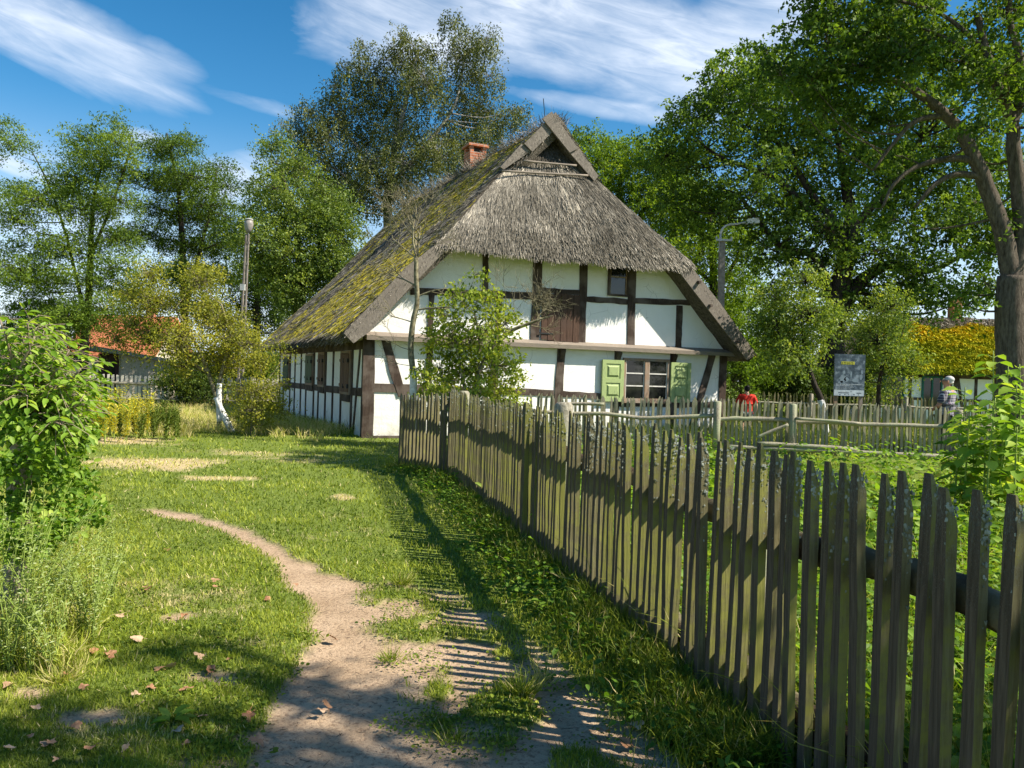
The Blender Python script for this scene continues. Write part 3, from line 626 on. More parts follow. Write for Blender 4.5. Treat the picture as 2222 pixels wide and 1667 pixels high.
# chimney
ch = MB(); ch.box((5.03, 7.05, 7.2), (5.61, 7.63, 9.02)); cho = ch.build('chimney', M_['brick'], house)
cc = MB(); cc.box((4.96, 6.98, 9.20), (5.68, 7.70, 9.29)); cc.build('chimney_cap', M_['brick'], cho)
cc = MB()
for a, b in ((5.03, 7.05), (5.48, 7.05), (5.03, 7.50), (5.48, 7.50)): cc.box((a, b, 9.02), (a + .13, b + .13, 9.20))
cc.box((5.18, 7.2, 9.03), (5.46, 7.48, 9.19), 1); cc.build('chimney_vent', [M_['brick'], M_['iron']], cho)
for px, py, pyb, y_ in ((1179, 214, 262, 1.0), (1107, 270, 330, 3.2)):
    a, b = hl(px, py, y_), hl(px + 4, pyb, y_); m = MB(); m.tube([a, b], .011, 5); m.build('lightning_rod', M_['iron'], house)
# ------------------------------------------------------------------ fences
def picket_mesh(hh, wx, wy, tip, lichen, name='picket', mats=None, segs=7, bow=.012, side=1):
    """local: x across the fence (+x = garden side), y along the fence; slanted top, peak on -x*side"""
    m = MB(); V = []; bx, by = R.normal(0, bow, 2); ph = R.uniform(0, 3)
    zs = list(np.linspace(-.06, hh - tip, segs)) + [hh]
    for k, z in enumerate(zs):
        ox = bx * math.sin(z * 2.2 + ph) + R.normal(0, .0016); oy = by * math.sin(z * 1.8 + ph) + R.normal(0, .0016)
        a, b = wx / 2 * (1 + R.normal(0, .04)), wy / 2 * (1 + R.normal(0, .04))
        if k == len(zs) - 1:
            x0, x1 = (-a * .9, -a * .5) if side > 0 else (a * .5, a * .9); b *= .62
        else: x0, x1 = -a, a
        V += [(x0 + ox, -b + oy, z), (x1 + ox, -b + oy, z), (x1 + ox, b + oy, z), (x0 + ox, b + oy, z)]
    Fs = [(3, 2, 1, 0)]; mi = []
    n = len(zs)
    m.add(V, [], 0)
    m.n = 4 * n
    for i in range(n - 1):
        o = 4 * i
        for j, mm in ((0, 1), (1, 1), (2, 1), (3, 0)): m.f.append((o + j, o + (j + 1) % 4, o + 4 + (j + 1) % 4, o + 4 + j)); m.m.append(mm)
    o = 4 * (n - 1); m.f.append((o, o + 1, o + 2, o + 3)); m.m.append(1)
    for _ in range(lichen):
        z = hh - tip * .3 - abs(R.normal(0, .16)); f = R.randint(3)
        c = [(R.uniform(-wx / 2, wx / 2), -wy / 2, z), (wx / 2 * .9, R.uniform(-wy / 2, wy / 2), z), (R.uniform(-wx / 2, wx / 2), -wy / 2, z)][f]
        r = R.uniform(.002, .0058); fl_ = (.45, 1.3, 1.3) if f == 1 else (1.3, .45, 1.3); m.sphere(c, (r * fl_[0], r * fl_[1], r * fl_[2] * 1.1), 5, 3, 2, .5)
    return m.mesh(name, mats or [M_['picket_shaded_face'], M_['picket_lit_moss'], M_['lichen']])
def merge_meshes(name, items, mats, parent):
    m = MB()
    for me, mat in items:
        v = [mat @ p.co for p in me.vertices]; base = m.n; m.v.append(np.array(v)); m.n += len(v)
        for p in me.polygons: m.f.append(tuple(i + base for i in p.vertices)); m.m.append(p.material_index)
    return m.build(name, mats, parent)

fence = thing('picket_fence', 'old mossy picket fence running from the right foreground back towards the farmhouse corner', 'fence', (fx(6.), 6., 0))
angN = math.atan2(FD[1], FD[0]) - math.pi / 2      # rotate local +y onto fence dir
seq = []; L = 0
y = 1.75
while y < 11.78: seq.append((fx(y), y, angN)); y += .1 * FD[1] * R.uniform(.96, 1.04)
E0 = np.array([-1.80, 13.05]); dA = E0 - FA; LA = np.linalg.norm(dA); dA /= LA; angA = math.atan2(dA[1], dA[0]) - math.pi / 2
seg2 = [(FA[0] + dA[0] * s, FA[1] + dA[1] * s, angA) for s in np.arange(.05, LA, .105)]
allp = seq + seg2; rest = []
PM = [M_['picket_shaded_face'], M_['picket_lit_moss'], M_['lichen']]
for k, (x, y, a) in enumerate(allp):
    near = k < 45
    hh = 1.32 + R.normal(0, .013) - (.10 if k >= len(seq) else 0) + .07 * math.exp(-((y - 11.8) / .5) ** 2) + (R.uniform(-.03, .03) if R.uniform() < .1 else 0)
    me = picket_mesh(hh, R.uniform(.033, .042), R.uniform(.041, .049), R.uniform(.085, .15), 60 if near else 22, bow=.0045)
    loc = Vector((x + R.normal(0, .004), y, float(gz(x, y)))); rot = (R.normal(0, .007), R.normal(0, .008), a + R.normal(0, .05))
    if y > 6.2 and y < 7.6: rot = (rot[0] - .03, rot[1], rot[2])
    if 3.4 < y < 4.3: rot = (rot[0] + .022, rot[1], rot[2])
    if k < 99:
        o = link('picket', me, fence); o.location = loc - fence.location; o.rotation_euler = rot
    else:
        from mathutils import Euler
        rest.append((me, Matrix.Translation(loc - fence.location) @ Euler(rot).to_matrix().to_4x4()))
tag(merge_meshes('picket_row', rest, PM, fence), kind='stuff')
fl = np.array(fence.location)
def rail(z0, z1, ya, yb, r, off=.075, amp=.03):
    P = [np.array([fx(y) + off * FD[1] * 1.0 + R.normal(0, .006), y + off * .23, z0 + (z1 - z0) * (y - ya) / (yb - ya) + R.normal(0, amp * .8)]) - fl for y in np.linspace(ya, yb, 8)]
    m = MB(); P = smoothpath(P, 5); m.tube(P, r * (1 + .10 * np.sin(np.arange(len(P)) * .9) + R.normal(0, .07, len(P))), 12, .16); m.build('rail', M_['fence_rail'], fence, True)
for (ya, yb) in ((1.4, 4.0), (3.8, 7.2), (7.05, 11.9)):
    rail(.96 + R.normal(0, .02), .93, ya, yb, .058, .085); rail(.25, .24, ya, yb, .055, .085)
nA = np.array([dA[1], -dA[0]])
for z in (.88, .24):
    P = [np.array([*(FA + dA * s + nA * .09), z]) - fl for s in np.linspace(-.1, LA, 5)]; m = MB(); m.tube(P, .05, 8, .08); m.build('rail', M_['fence_rail'], fence, True)
for y, hh, off in ((11.9, 1.32, .17), (7.05, 1.36, .20), (3.9, 1.12, .2), (2.0, 1.1, .2)):
    m = MB(); x = fx(y) + off; m.tube([(x, y, -.05), (x, y, .5), (x + .01, y, hh - .03), (x + .01, y, hh)] - fl, [.085, .08, .085, .06], 10, .07); m.build('post', M_['rail_wood'], fence, True)
for y in (11.0,):
    pass
# dark backing board pickets leaning (wide broken slats)
for y, lean in ((7.35, .03),):
    me = picket_mesh(1.34, .05, .09, .05, 10); o = link('slat', me, fence); o.location = Vector((fx(y) - .05, y, 0)) - fence.location; o.rotation_euler = (lean, 0, angN)

def simple_fence(name, label, P0, P1, hh, sp, wd, zr, posts, group_m, parts_cap=100, tip=.10, lean=.02, railr=.04, front=1, var=.02, postr=.075, posth=None, wav=.03, rails_mat='rail_wood'):
    P0 = np.array(P0, float); P1 = np.array(P1, float); d = P1 - P0; L_ = np.linalg.norm(d); d /= L_; nrm = np.array([d[1], -d[0]])  # towards camera when running +x
    root = thing(name, label, 'fence', (*P0, 0)); rz = math.atan2(d[1], d[0])
    protos = [picket_mesh(hh + R.normal(0, var), wd, .028, tip * R.uniform(.6, 1.3), 0, segs=4, bow=.008, side=R.choice([-1, -1, 1]), mats=[group_m, group_m, group_m]) for _ in range(12)]
    n = int(L_ / sp); rest = []
    for k in range(n):
        s = (k + .5) * sp + R.normal(0, sp * .07); p = P0 + d * s; z = float(gz(*p)); me = protos[R.randint(12)]
        loc = Vector((p[0] - P0[0], p[1] - P0[1], z)); rot = (R.normal(0, .01), R.normal(0, lean), rz + R.normal(.14, .08))
        if k < parts_cap: o = link('picket', me, root); o.location = loc; o.rotation_euler = rot
        else: rest.append((me, Matrix.Translation(loc) @ Euler(rot).to_matrix().to_4x4()))
    if rest: tag(merge_meshes('picket_row', rest, [group_m] * 3, root), kind='stuff')
    for z in zr:
        ends = [0] + list(posts) + [L_]
        for a, b in zip(ends[:-1], ends[1:]):
            if b - a < .2: continue
            Q = []
            for s in np.linspace(a, b, 6):
                p = P0 + d * s + nrm * front * (.055 + railr * .5); Q.append((p[0] - P0[0], p[1] - P0[1], z + float(gz(*p)) + R.normal(0, wav)))
            m = MB(); m.tube(smoothpath(Q, 4), railr * R.uniform(.85, 1.15), 7, .14); m.build('rail', M_[rails_mat], root, True)
    for s in posts:
        p = P0 + d * s + nrm * front * .14; z = float(gz(*p)); q = (p[0] - P0[0], p[1] - P0[1])
        m = MB(); m.tube([(*q, z - .05), (*q, z + .5), (*q, z + (posth or hh) - .02), (*q, z + (posth or hh))], [postr, postr * .95, postr, postr * .7], 8, .09); m.build('post', M_[rails_mat], root, True)
    return root
from mathutils import Euler
def line_s(P0, P1, px):   # distance along a ground line where it crosses a picture column
    best = min(np.linspace(0, 1, 400), key=lambda q: abs(project(*(np.array(P0) + (np.array(P1) - np.array(P0)) * q), .8)[0] - px))
    return best * np.linalg.norm(np.array(P1) - np.array(P0))
def project(x, y, z):
    q = np.array([x, y, z - EYE]); yd = q[1] * cp + q[2] * sp; zz_ = -q[1] * sp + q[2] * cp; a = q[0] / yd; b = zz_ / yd
    return W / 2 + (a * cr + b * sr) * F, H / 2 - (-a * sr + b * cr) * F
c0, c1 = (.45, 18.4), (10.9, 17.2)
cf = simple_fence('garden_fence', 'lichened grey picket fence across the garden in front of the farmhouse window', c0, c1, 1.17, .098, .058, (.73,), [line_s(c0, c1, 1553), line_s(c0, c1, 1716), line_s(c0, c1, 2075)], M_['far_picket'], posth=1.12, postr=.085, wav=.03, railr=.045)
# extra loose rails of that fence
def cfp(px, z, off=.22):
    s = line_s(c0, c1, px) / np.linalg.norm(np.array(c1) - np.array(c0)); p = np.array(c0) + (np.array(c1) - np.array(c0)) * s; n_ = np.array([-.114, -.993]); p = p + n_ * off
    return np.array([p[0] - c0[0], p[1] - c0[1], z])
for a, za, b, zb, r in ((1722, .80, 1860, .74, .035), (1560, .12, 2060, .09, .05), (1640, .22, 1855, .17, .05), (1640, .35, 1705, .66, .035), (1215, .94, 1310, .97, .04)):
    m = MB(); p, q = cfp(a, za), cfp(b, zb); m.tube(smoothpath([p, (p + q) / 2 + (0, 0, .01), q], 5), r, 7, .12); m.build('rail', M_['rail_wood'], cf, True)
simple_fence('rear_garden_fence', 'dim brown picket fence behind the information board, beyond the garden fence', (7.6, 29.2), (20.2, 27.2), 1.22, .128, .06, (.85,), [3.2, 6.4, 9.6], M_['picket_lit_moss'], tip=.12, wav=.02)
simple_fence('field_fence', 'pale grey picket fence with round rails behind the tall yellow weeds', (-24.5, 35.0), (-9.3, 36.2), 1.22, .20, .11, (.85, .18), [2.2, 5.7, 9.2, 12.8], M_['pale_picket'], tip=.02, railr=.065, wav=.015, postr=.13, posth=1.3, lean=.006)

# ------------------------------------------------------------------ trees
KL = 2.3
def tones(pts, c, base=.5, var=.30, leafv=.22):
    """tone per leaf: soft clump variation + per leaf noise"""
    q = fbm(pts[:, 0] * 1.1 + c, pts[:, 1] * .7 + pts[:, 2] * 1.3, 123, 3)
    return np.clip(base + (q - .5) * var * 2 + R.normal(0, leafv * .5, len(pts)), 0, 1)
def tree(name, label, d, trunks, blobs, nleaf, Ls, lmat, bark='bark', per=26, csp=None, flat=.8, group=None, cat='tree', dz=None, base=.5, aspect=.55, droop=-.35, limb_r=.04, T=T_QUAD, fill=.42, twigs=.5, sides=7, yoff=0., hang=0., limewash=None, spread=.9, up=.15, spray=1.):
    nleaf = int(nleaf * KL); m_ = mpp(d); tr = [[at(p[0], p[1], d) + (0, p[3] if len(p) > 3 else 0, 0) for p in q] for q in trunks]; rr = [[p[2] for p in q] for q in trunks]
    b0 = tr[0][0].copy(); b0[2] = 0; root = thing(name, label, cat, b0, 0, group); off = b0
    mb = MB(); nodes = []
    for P, r in zip(tr, rr):
        P = [np.array(p) for p in P]
        if P[0][2] < 1.0: P[0][2] = float(gz(P[0][0], P[0][1])) - .05
        S_ = smoothpath(P, 6); rad = np.interp(np.linspace(0, 1, len(S_)), np.linspace(0, 1, len(r)), r)
        if P[0][2] < .2: rad[0] *= 1.35; rad[1] *= 1.12
        mb.tube(S_ - off, rad, sides + 3, .06); nodes += [(s, q) for s, q in zip(S_[2:], rad[2:])]
    NP = np.array([n_[0] for n_ in nodes]); NR = np.array([n_[1] for n_ in nodes])
    area = sum(b[2] ** 2 for b in blobs); Cs = []; Ds = []; tw = MB(); wts = []
    for b in blobs:
        px, py, r = b[:3]; rw = r * m_ * 1.22; c = at(px, py, d) + np.array([0, R.uniform(-spread, spread) * (dz if dz else 2.2 * rw) + yoff, 0])
        k = (NP[:, 2] - c[2]); dist = np.linalg.norm(NP - c, axis=1) + np.where(k > -.25 * rw, 3 + k * 2, 0); q = int(np.argmin(dist)); p0 = NP[q]
        lr = min(NR[q] * .75, limb_r * (1 + np.linalg.norm(c - p0) / 6)); mid = p0 * .45 + c * .55 + np.array([R.normal(0, .12), R.normal(0, .12), -.10 * np.linalg.norm((c - p0)[:2])]) * 1.0
        mb.tube(smoothpath([p0, mid, c], 5) - off, np.linspace(lr * .7, max(.006, lr * .15), 11), 5, .08)
        nc = max(2, int(round(nleaf * r * r / area / per)))
        u = rdir(nc) * (R.uniform(0, 1, (nc, 1)) ** fill) * rw * 1.12 * np.array([1, 1, flat]); cc = c + u; Cs.append(cc); 
        for j in range(int(nc * twigs)):
            e = cc[j]; mb.tube([c - off, (c + e) / 2 + R.normal(0, .08 * rw, 3) - off, e - off], [lr * .12 + .004, lr * .08 + .003, .003], 3, 0, cap=False)
        sp_ = unit(u) * .7 + rdir(nc) * .75 + (0, 0, up); sp_[:, 2] *= (.5 if flat < .6 else 1.); Ds.append(unit(sp_))
    Cs = np.concatenate(Cs); nC = len(Cs); csz = (csp if csp else 7 * m_ + Ls * 1.2) * 1.3
    ct = R.normal(0, .11, nC)
    Dd = np.repeat(np.concatenate(Ds), per, 0); tt = R.uniform(0, 1, (nC * per, 1)); Lc = csz * spray * np.repeat(R.uniform(1.0, 2.9, (nC, 1)), per, 0)
    O = np.repeat(Cs, per, 0) + Dd * tt * Lc + np.array([0, 0, -.30]) * tt * tt * Lc + R.normal(0, 1, (nC * per, 3)) * csz * np.array([.32, .32, .22]) * (1.15 - .6 * tt) + np.array([0, 0, -1]) * (np.abs(R.normal(0, hang, (nC * per, 1))) if hang else 0)
    tn = tones(O, d, base) + np.repeat(ct, per)
    leaves('crown', O - off, Ls, aspect, tn, lmat, root, T, droop=droop)
    mats = [M_[bark]]
    tro = mb.build('trunk', mats, root, True)
    if limewash:
        P, z1 = limewash
        for P_i in P:
            lw = MB(); Q = [at(p[0], p[1], d) for p in P_i]; Q[0][2] = max(Q[0][2], -.05); S_ = smoothpath(Q, 5) - off; lw.tube(S_, np.interp(np.linspace(0, 1, len(S_)), np.linspace(0, 1, len(P_i)), [p[2] for p in P_i]), 9, .03); lw.build('limewash_band', M_['limewash'], root, True)
    return root
G1 = [(0, (.012, .035, .006)), (.4, (.040, .095, .012)), (.7, (.10, .19, .022)), (1, (.22, .32, .05))]
L_loc = leafmat('locust_leaf', [(0, (.025, .05, .010)), (.4, (.075, .13, .018)), (.7, (.16, .24, .028)), (1, (.28, .36, .05))], .4, .03)
L_oak = leafmat('oak_leaf', [(0, (.018, .038, .007)), (.4, (.055, .105, .014)), (.7, (.12, .20, .022)), (1, (.28, .38, .045))], .42, .05)
L_birch = leafmat('birch_leaf', [(0, (.025, .038, .008)), (.4, (.065, .085, .018)), (.7, (.15, .17, .04)), (1, (.30, .28, .09))], .3, .08)
L_ash = leafmat('ash_leaf', [(0, (.03, .06, .008)), (.4, (.09, .16, .014)), (.7, (.19, .29, .02)), (1, (.36, .45, .04))], .45, .04)
L_dark = leafmat('dark_leaf', [(0, (.014, .028, .006)), (.4, (.038, .070, .010)), (.7, (.085, .13, .018)), (1, (.20, .25, .05))], .35, .04)
L_yel = leafmat('yellow_green_leaf', [(0, (.05, .065, .012)), (.4, (.14, .165, .02)), (.7, (.28, .29, .035)), (1, (.50, .45, .07))], .45, .04)
L_lilac = leafmat('lilac_leaf', [(0, (.03, .06, .012)), (.4, (.10, .16, .024)), (.7, (.23, .30, .04)), (1, (.46, .48, .09))], .42, .07)
L_yel2 = leafmat('fresh_leaf', [(0, (.035, .07, .010)), (.4, (.11, .17, .020)), (.7, (.26, .33, .035)), (1, (.50, .52, .08))], .45, .05)
L_bright = leafmat('bright_leaf', [(0, (.03, .075, .008)), (.4, (.10, .20, .016)), (.7, (.21, .34, .035)), (1, (.42, .52, .09))], .45, .06)
L_silver = leafmat('silver_weed_leaf', [(0, (.07, .13, .02)), (.5, (.24, .32, .06)), (1, (.52, .56, .34))], .3, .05)
L_golden = leafmat('goldenrod_flower', [(0, (.16, .20, .02)), (.5, (.42, .40, .03)), (1, (.72, .62, .10))], .3, .02)
if not globals().get('QUICK'):
    pass
LT = 'trees'
tree('locust_tree', 'tall feathery locust tree at the far left, rising above the orange tiled roof', 38,
     [[(178, 830, .24), (184, 740, .20), (192, 650, .17), (196, 560, .14), (200, 470, .10), (210, 400, .07), (232, 320, .03)], [(188, 700, .11), (165, 600, .08), (140, 500, .06), (105, 400, .04), (70, 330, .025)], [(196, 560, .09), (240, 450, .06), (275, 350, .05), (290, 300, .03)]],
     [(45, 300, 22), (70, 335, 28), (110, 390, 32), (20, 405, 24), (60, 425, 26), (150, 320, 32), (185, 300, 28), (222, 275, 22), (265, 278, 18), (285, 330, 28), (312, 332, 14), (240, 360, 42), (180, 395, 42), (130, 450, 36), (200, 460, 46), (268, 440, 36), (80, 490, 34), (30, 520, 34), (250, 520, 42), (170, 545, 42), (100, 600, 42), (40, 605, 42), (0, 560, 36), (220, 615, 42), (285, 590, 36), (60, 660, 44), (130, 690, 44), (200, 700, 40), (20, 690, 38), (268, 680, 40), (90, 735, 38), (0, 460, 26)],
     36000, .13, L_loc, 'bark_dark', per=22, flat=.59, aspect=.38, csp=.30, dz=2.2, base=.58)
tree('slender_locust', 'narrower locust tree with upright crown left of the concrete lamp pole', 41,
     [[(397, 830, .26), (400, 700, .2), (398, 600, .17), (394, 500, .14), (385, 400, .09), (362, 290, .04)], [(400, 680, .14), (430, 560, .1), (455, 460, .07), (470, 370, .04)]],
     [(365, 295, 22), (350, 335, 28), (398, 338, 26), (428, 325, 15), (460, 350, 20), (480, 395, 26), (440, 400, 40), (380, 400, 44), (330, 392, 24), (308, 402, 14), (340, 450, 38), (410, 460, 44), (470, 455, 38), (502, 478, 20), (330, 515, 38), (400, 530, 44), (465, 530, 38), (350, 590, 36), (430, 600, 38), (500, 600, 34), (528, 455, 20), (530, 520, 28), (320, 640, 34), (400, 660, 34)],
     28000, .13, L_loc, 'bark_dark', per=22, flat=.5, aspect=.38, csp=.30, dz=2.2, base=.42)
tree('dark_poplar', 'dark leafy tree directly behind the concrete lamp pole', 45, [[(556, 840, .25), (558, 700, .2), (560, 600, .12)]],
     [(545, 560, 38), (520, 630, 36), (565, 620, 40), (585, 560, 36), (600, 650, 40), (545, 690, 40), (600, 710, 30), (490, 690, 34), (640, 700, 30)], 9000, .13, L_dark, 'bark_dark', dz=1.5)
tree('maple_tree', 'sunlit leafy tree left of the thatched roof, touching its lower edge', 37, [[(655, 860, .3), (648, 700, .26), (650, 600, .2), (640, 480, .14), (605, 360, .06)], [(650, 620, .15), (700, 520, .1), (730, 450, .05)]],
     [(600, 318, 16), (612, 345, 20), (575, 395, 24), (562, 440, 18), (610, 420, 34), (645, 355, 26), (600, 480, 40), (650, 465, 42), (700, 500, 42), (592, 540, 42), (650, 560, 48), (715, 560, 44), (600, 610, 42), (660, 630, 44), (570, 590, 28), (740, 480, 34), (700, 430, 34), (640, 665, 30), (755, 530, 34), (700, 610, 40), (750, 590, 34)],
     26000, .12, L_lilac, 'bark_dark', dz=2, base=.46)
tree('birch_tree', 'tall drooping birch rising behind the ridge and the brick chimney', 46,
     [[(848, 860, .4), (845, 600, .32), (842, 450, .26), (848, 380, .22), (862, 300, .17), (885, 200, .10), (905, 110, .04)], [(848, 400, .16), (920, 320, .12), (985, 230, .08), (1010, 120, .04)], [(846, 420, .14), (790, 340, .10), (740, 270, .07), (715, 220, .04)], [(842, 440, .12), (760, 390, .08), (690, 340, .05)]],
     [(868, 82, 18), (895, 95, 22), (860, 125, 32), (905, 140, 34), (925, 100, 18), (985, 72, 22), (1020, 82, 26), (1058, 105, 26), (1000, 130, 38), (1062, 155, 24), (798, 118, 18), (780, 150, 28), (758, 165, 16), (820, 175, 38), (728, 190, 22), (718, 235, 26), (770, 228, 40), (850, 225, 44), (930, 200, 40), (1000, 195, 42), (1055, 220, 34), (1118, 228, 20), (1132, 252, 14), (1090, 258, 22), (680, 255, 30), (655, 285, 24), (632, 292, 14), (720, 305, 42), (790, 300, 42), (870, 305, 42), (950, 290, 42), (1015, 290, 38), (1060, 300, 26), (675, 350, 38), (740, 375, 42), (820, 370, 36), (895, 375, 42), (960, 350, 38), (860, 425, 34), (790, 435, 36), (740, 440, 36), (690, 410, 36), (640, 380, 30), (1010, 345, 30)],
     46000, .13, L_birch, 'bark_pale', per=20, flat=1.0, hang=.35, droop=-1.2, up=-.5, spray=.7, csp=.26, dz=2.2, aspect=.55, base=.50)
tree('ash_tree', 'bright green tree standing behind the right slope of the thatched roof', 45, [[(1335, 860, .3), (1332, 600, .24), (1340, 450, .16), (1350, 360, .07)], [(1334, 560, .14), (1400, 450, .1), (1440, 350, .05)]],
     [(1250, 315, 16), (1275, 318, 24), (1320, 312, 26), (1360, 325, 26), (1400, 318, 24), (1300, 370, 38), (1360, 380, 44), (1415, 385, 42), (1340, 440, 44), (1400, 460, 48), (1280, 400, 34), (1380, 540, 46), (1320, 500, 44)], 17000, .14, L_ash, 'bark_dark', dz=2.4, base=.55)
tree('field_maple', 'yellow-green maple behind the tall street lamp, right of the roof', 43, [[(1545, 860, .3), (1546, 700, .25), (1548, 600, .2), (1540, 470, .12)], [(1547, 650, .12), (1600, 560, .1), (1640, 480, .05)], [(1547, 620, .12), (1480, 540, .1), (1450, 440, .05)]],
     [(1440, 320, 26), (1480, 335, 34), (1490, 400, 44), (1540, 420, 44), (1460, 460, 46), (1535, 500, 48), (1440, 520, 44), (1590, 470, 40), (1500, 560, 48), (1580, 560, 44), (1625, 520, 40), (1500, 620, 44), (1580, 640, 44), (1640, 600, 40), (1545, 700, 46), (1620, 700, 46), (1600, 770, 42), (1660, 760, 40), (1640, 680, 36)], 26000, .14, L_ash, 'bark_dark', dz=2.6, base=.58)
bl_ = []
for yy in range(150, 760, 58):
    for xx in range(1450, 2260, 62):
        x_, y_ = xx + R.uniform(-24, 24), yy + R.uniform(-22, 22)
        e = ((x_ - 1830) / 390) ** 2 + ((y_ - 400) / 315) ** 2
        if e > 1: continue
        if 1960 < x_ < 2160 and y_ > 590: continue
        if x_ > 1880 and y_ > 670 or x_ < 1640 and y_ > 480: continue
        if x_ < 1560 and y_ < 250: continue
        if 1740 < x_ < 1910 and y_ > 540 and R.uniform() < .6: continue
        bl_.append((x_, y_, R.uniform(30, 52)))
bl_ += [(2040, 640, 20), (2085, 655, 20), (2120, 630, 22), (1455, 290, 24), (1490, 240, 26), (1540, 195, 26), (1590, 165, 26), (1500, 300, 40), (1560, 250, 40), (1620, 210, 40), (1930, 640, 34), (1980, 630, 26)]
tree('oak_tree', 'great spreading oak with a dark forked trunk behind the information board', 34,
     [[(1800, 900, .62), (1804, 780, .52), (1812, 680, .46), (1830, 590, .40), (1848, 500, .32), (1835, 400, .2), (1815, 290, .1)], [(1815, 690, .34), (1870, 610, .28), (1935, 575, .2), (2010, 590, .12), (2080, 560, .08)], [(1812, 680, .24), (1770, 560, .17), (1700, 540, .13), (1640, 470, .1), (1600, 420, .07)], [(1848, 500, .2), (1930, 400, .15), (2000, 300, .1)], [(1845, 520, .18), (1760, 420, .14), (1700, 320, .1), (1620, 270, .06)], [(1835, 560, .14), (1700, 400, .12), (1560, 340, .08), (1500, 290, .05)]],
     bl_, 44000, .17, L_oak, 'bark_dark', per=26, dz=2.6, base=.56, csp=.32, limb_r=.07)
tree('near_roadside_tree', 'near tree with a pale grey trunk splitting into two tall limbs at the right edge', 13,
     [[(2210, 1000, .27), (2200, 880, .25), (2194, 760, .235), (2192, 660, .225), (2196, 600, .21)], [(2196, 620, .16), (2180, 520, .145), (2150, 430, .125), (2118, 350, .11), (2080, 280, .095), (2030, 230, .08), (1980, 195, .06), (1930, 170, .04)],
      [(2198, 610, .15), (2218, 520, .13), (2212, 430, .12), (2200, 330, .11), (2196, 270, .10), (2165, 190, .08), (2140, 110, .06), (2120, 30, .05)], [(2196, 280, .08), (2215, 200, .07), (2212, 120, .06), (2190, 40, .05), (2195, -60, .03)],
      [(2124, 348, .06), (2060, 345, .05), (1990, 362, .04), (1940, 400, .03), (1915, 450, .02)], [(2146, 388, .06), (2080, 378, .05), (2030, 400, .04), (1985, 450, .025)], [(2060, 250, .05), (1990, 262, .04), (1940, 310, .03), (1895, 370, .02)], [(2036, 232, .045), (1960, 180, .04), (1860, 180, .025), (1780, 200, .015)], [(2165, 190, .04), (2080, 100, .03), (2000, 60, .02)], [(2140, 110, .04), (2040, 30, .03), (1900, -10, .02)]],
     [(1712, 45, 30), (1745, 20, 36), (1700, 75, 26), (1755, 70, 40), (1790, 110, 44), (1820, 40, 50), (1870, 90, 50), (1900, 20, 50), (1950, 80, 50), (2000, 20, 50), (2040, 90, 44), (2100, 40, 44), (2170, 20, 40), (1740, 130, 40), (1790, 170, 44), (1850, 160, 48), (1920, 150, 44), (1690, 170, 34), (1660, 200, 30), (1730, 205, 34), (2080, 140, 34), (2222, 70, 40), (1880, 230, 36), (1800, 240, 34), (1960, 240, 30), (2210, 330, 26), (2120, 200, 24),
      (1750, -40, 60), (1880, -60, 60), (2020, -60, 60), (2160, -70, 60), (2300, -40, 60), (2320, 120, 60), (2340, 260, 60), (2330, 420, 50), (2000, -160, 70), (2200, -180, 70), (1850, -160, 60), (1920, 430, 26), (1985, 460, 22), (2130, 620, 26), (2110, 660, 22), (2215, 470, 26), (2222, 600, 30), (2150, 530, 20), (2222, 160, 40), (2150, 150, 34), (2080, 210, 34), (2222, 220, 34), (2040, 330, 30), (2170, 330, 24), (2222, 400, 30), (1990, 320, 26)],
     21000, .085, L_oak, 'bark', per=20, dz=1.5, base=.48, csp=.13, limb_r=.03, twigs=.5, spread=1.)
tree('apple_tree', 'small apple tree with a whitewashed leaning trunk left of the information board', 20.5, [[(1790, 990, .09), (1790, 930, .085), (1782, 870, .08), (1765, 830, .07), (1750, 780, .06), (1740, 700, .04)], [(1755, 800, .05), (1700, 740, .04), (1680, 690, .02)]],
     [(1715, 640, 30), (1745, 612, 30), (1700, 700, 34), (1745, 685, 40), (1720, 750, 38), (1785, 680, 24), (1690, 780, 30), (1765, 745, 22), (1700, 730, 26)], 5600, .085, L_lilac, 'bark_dark', per=11, dz=1.1, base=.47, csp=.16, limb_r=.025, twigs=.6, limewash=([[(1790, 1000, .1), (1790, 930, .095), (1783, 880, .09), (1780, 868, .087)]], 1))
tree('young_apple_tree', 'small apple tree between the information board and the mossy roofed cottage', 24.5, [[(1903, 960, .08), (1905, 900, .075), (1908, 830, .06), (1916, 780, .05), (1895, 710, .03)], [(1910, 800, .04), (1950, 740, .03), (1965, 700, .02)]],
     [(1850, 700, 36), (1900, 672, 36), (1950, 705, 36), (1880, 745, 38), (1932, 765, 36), (1955, 792, 20), (1890, 815, 26), (1862, 765, 16), (1935, 830, 20), (1930, 865, 16)], 5600, .085, L_lilac, 'bark_dark', per=11, dz=1.1, base=.50, csp=.16, limb_r=.025, twigs=.6)
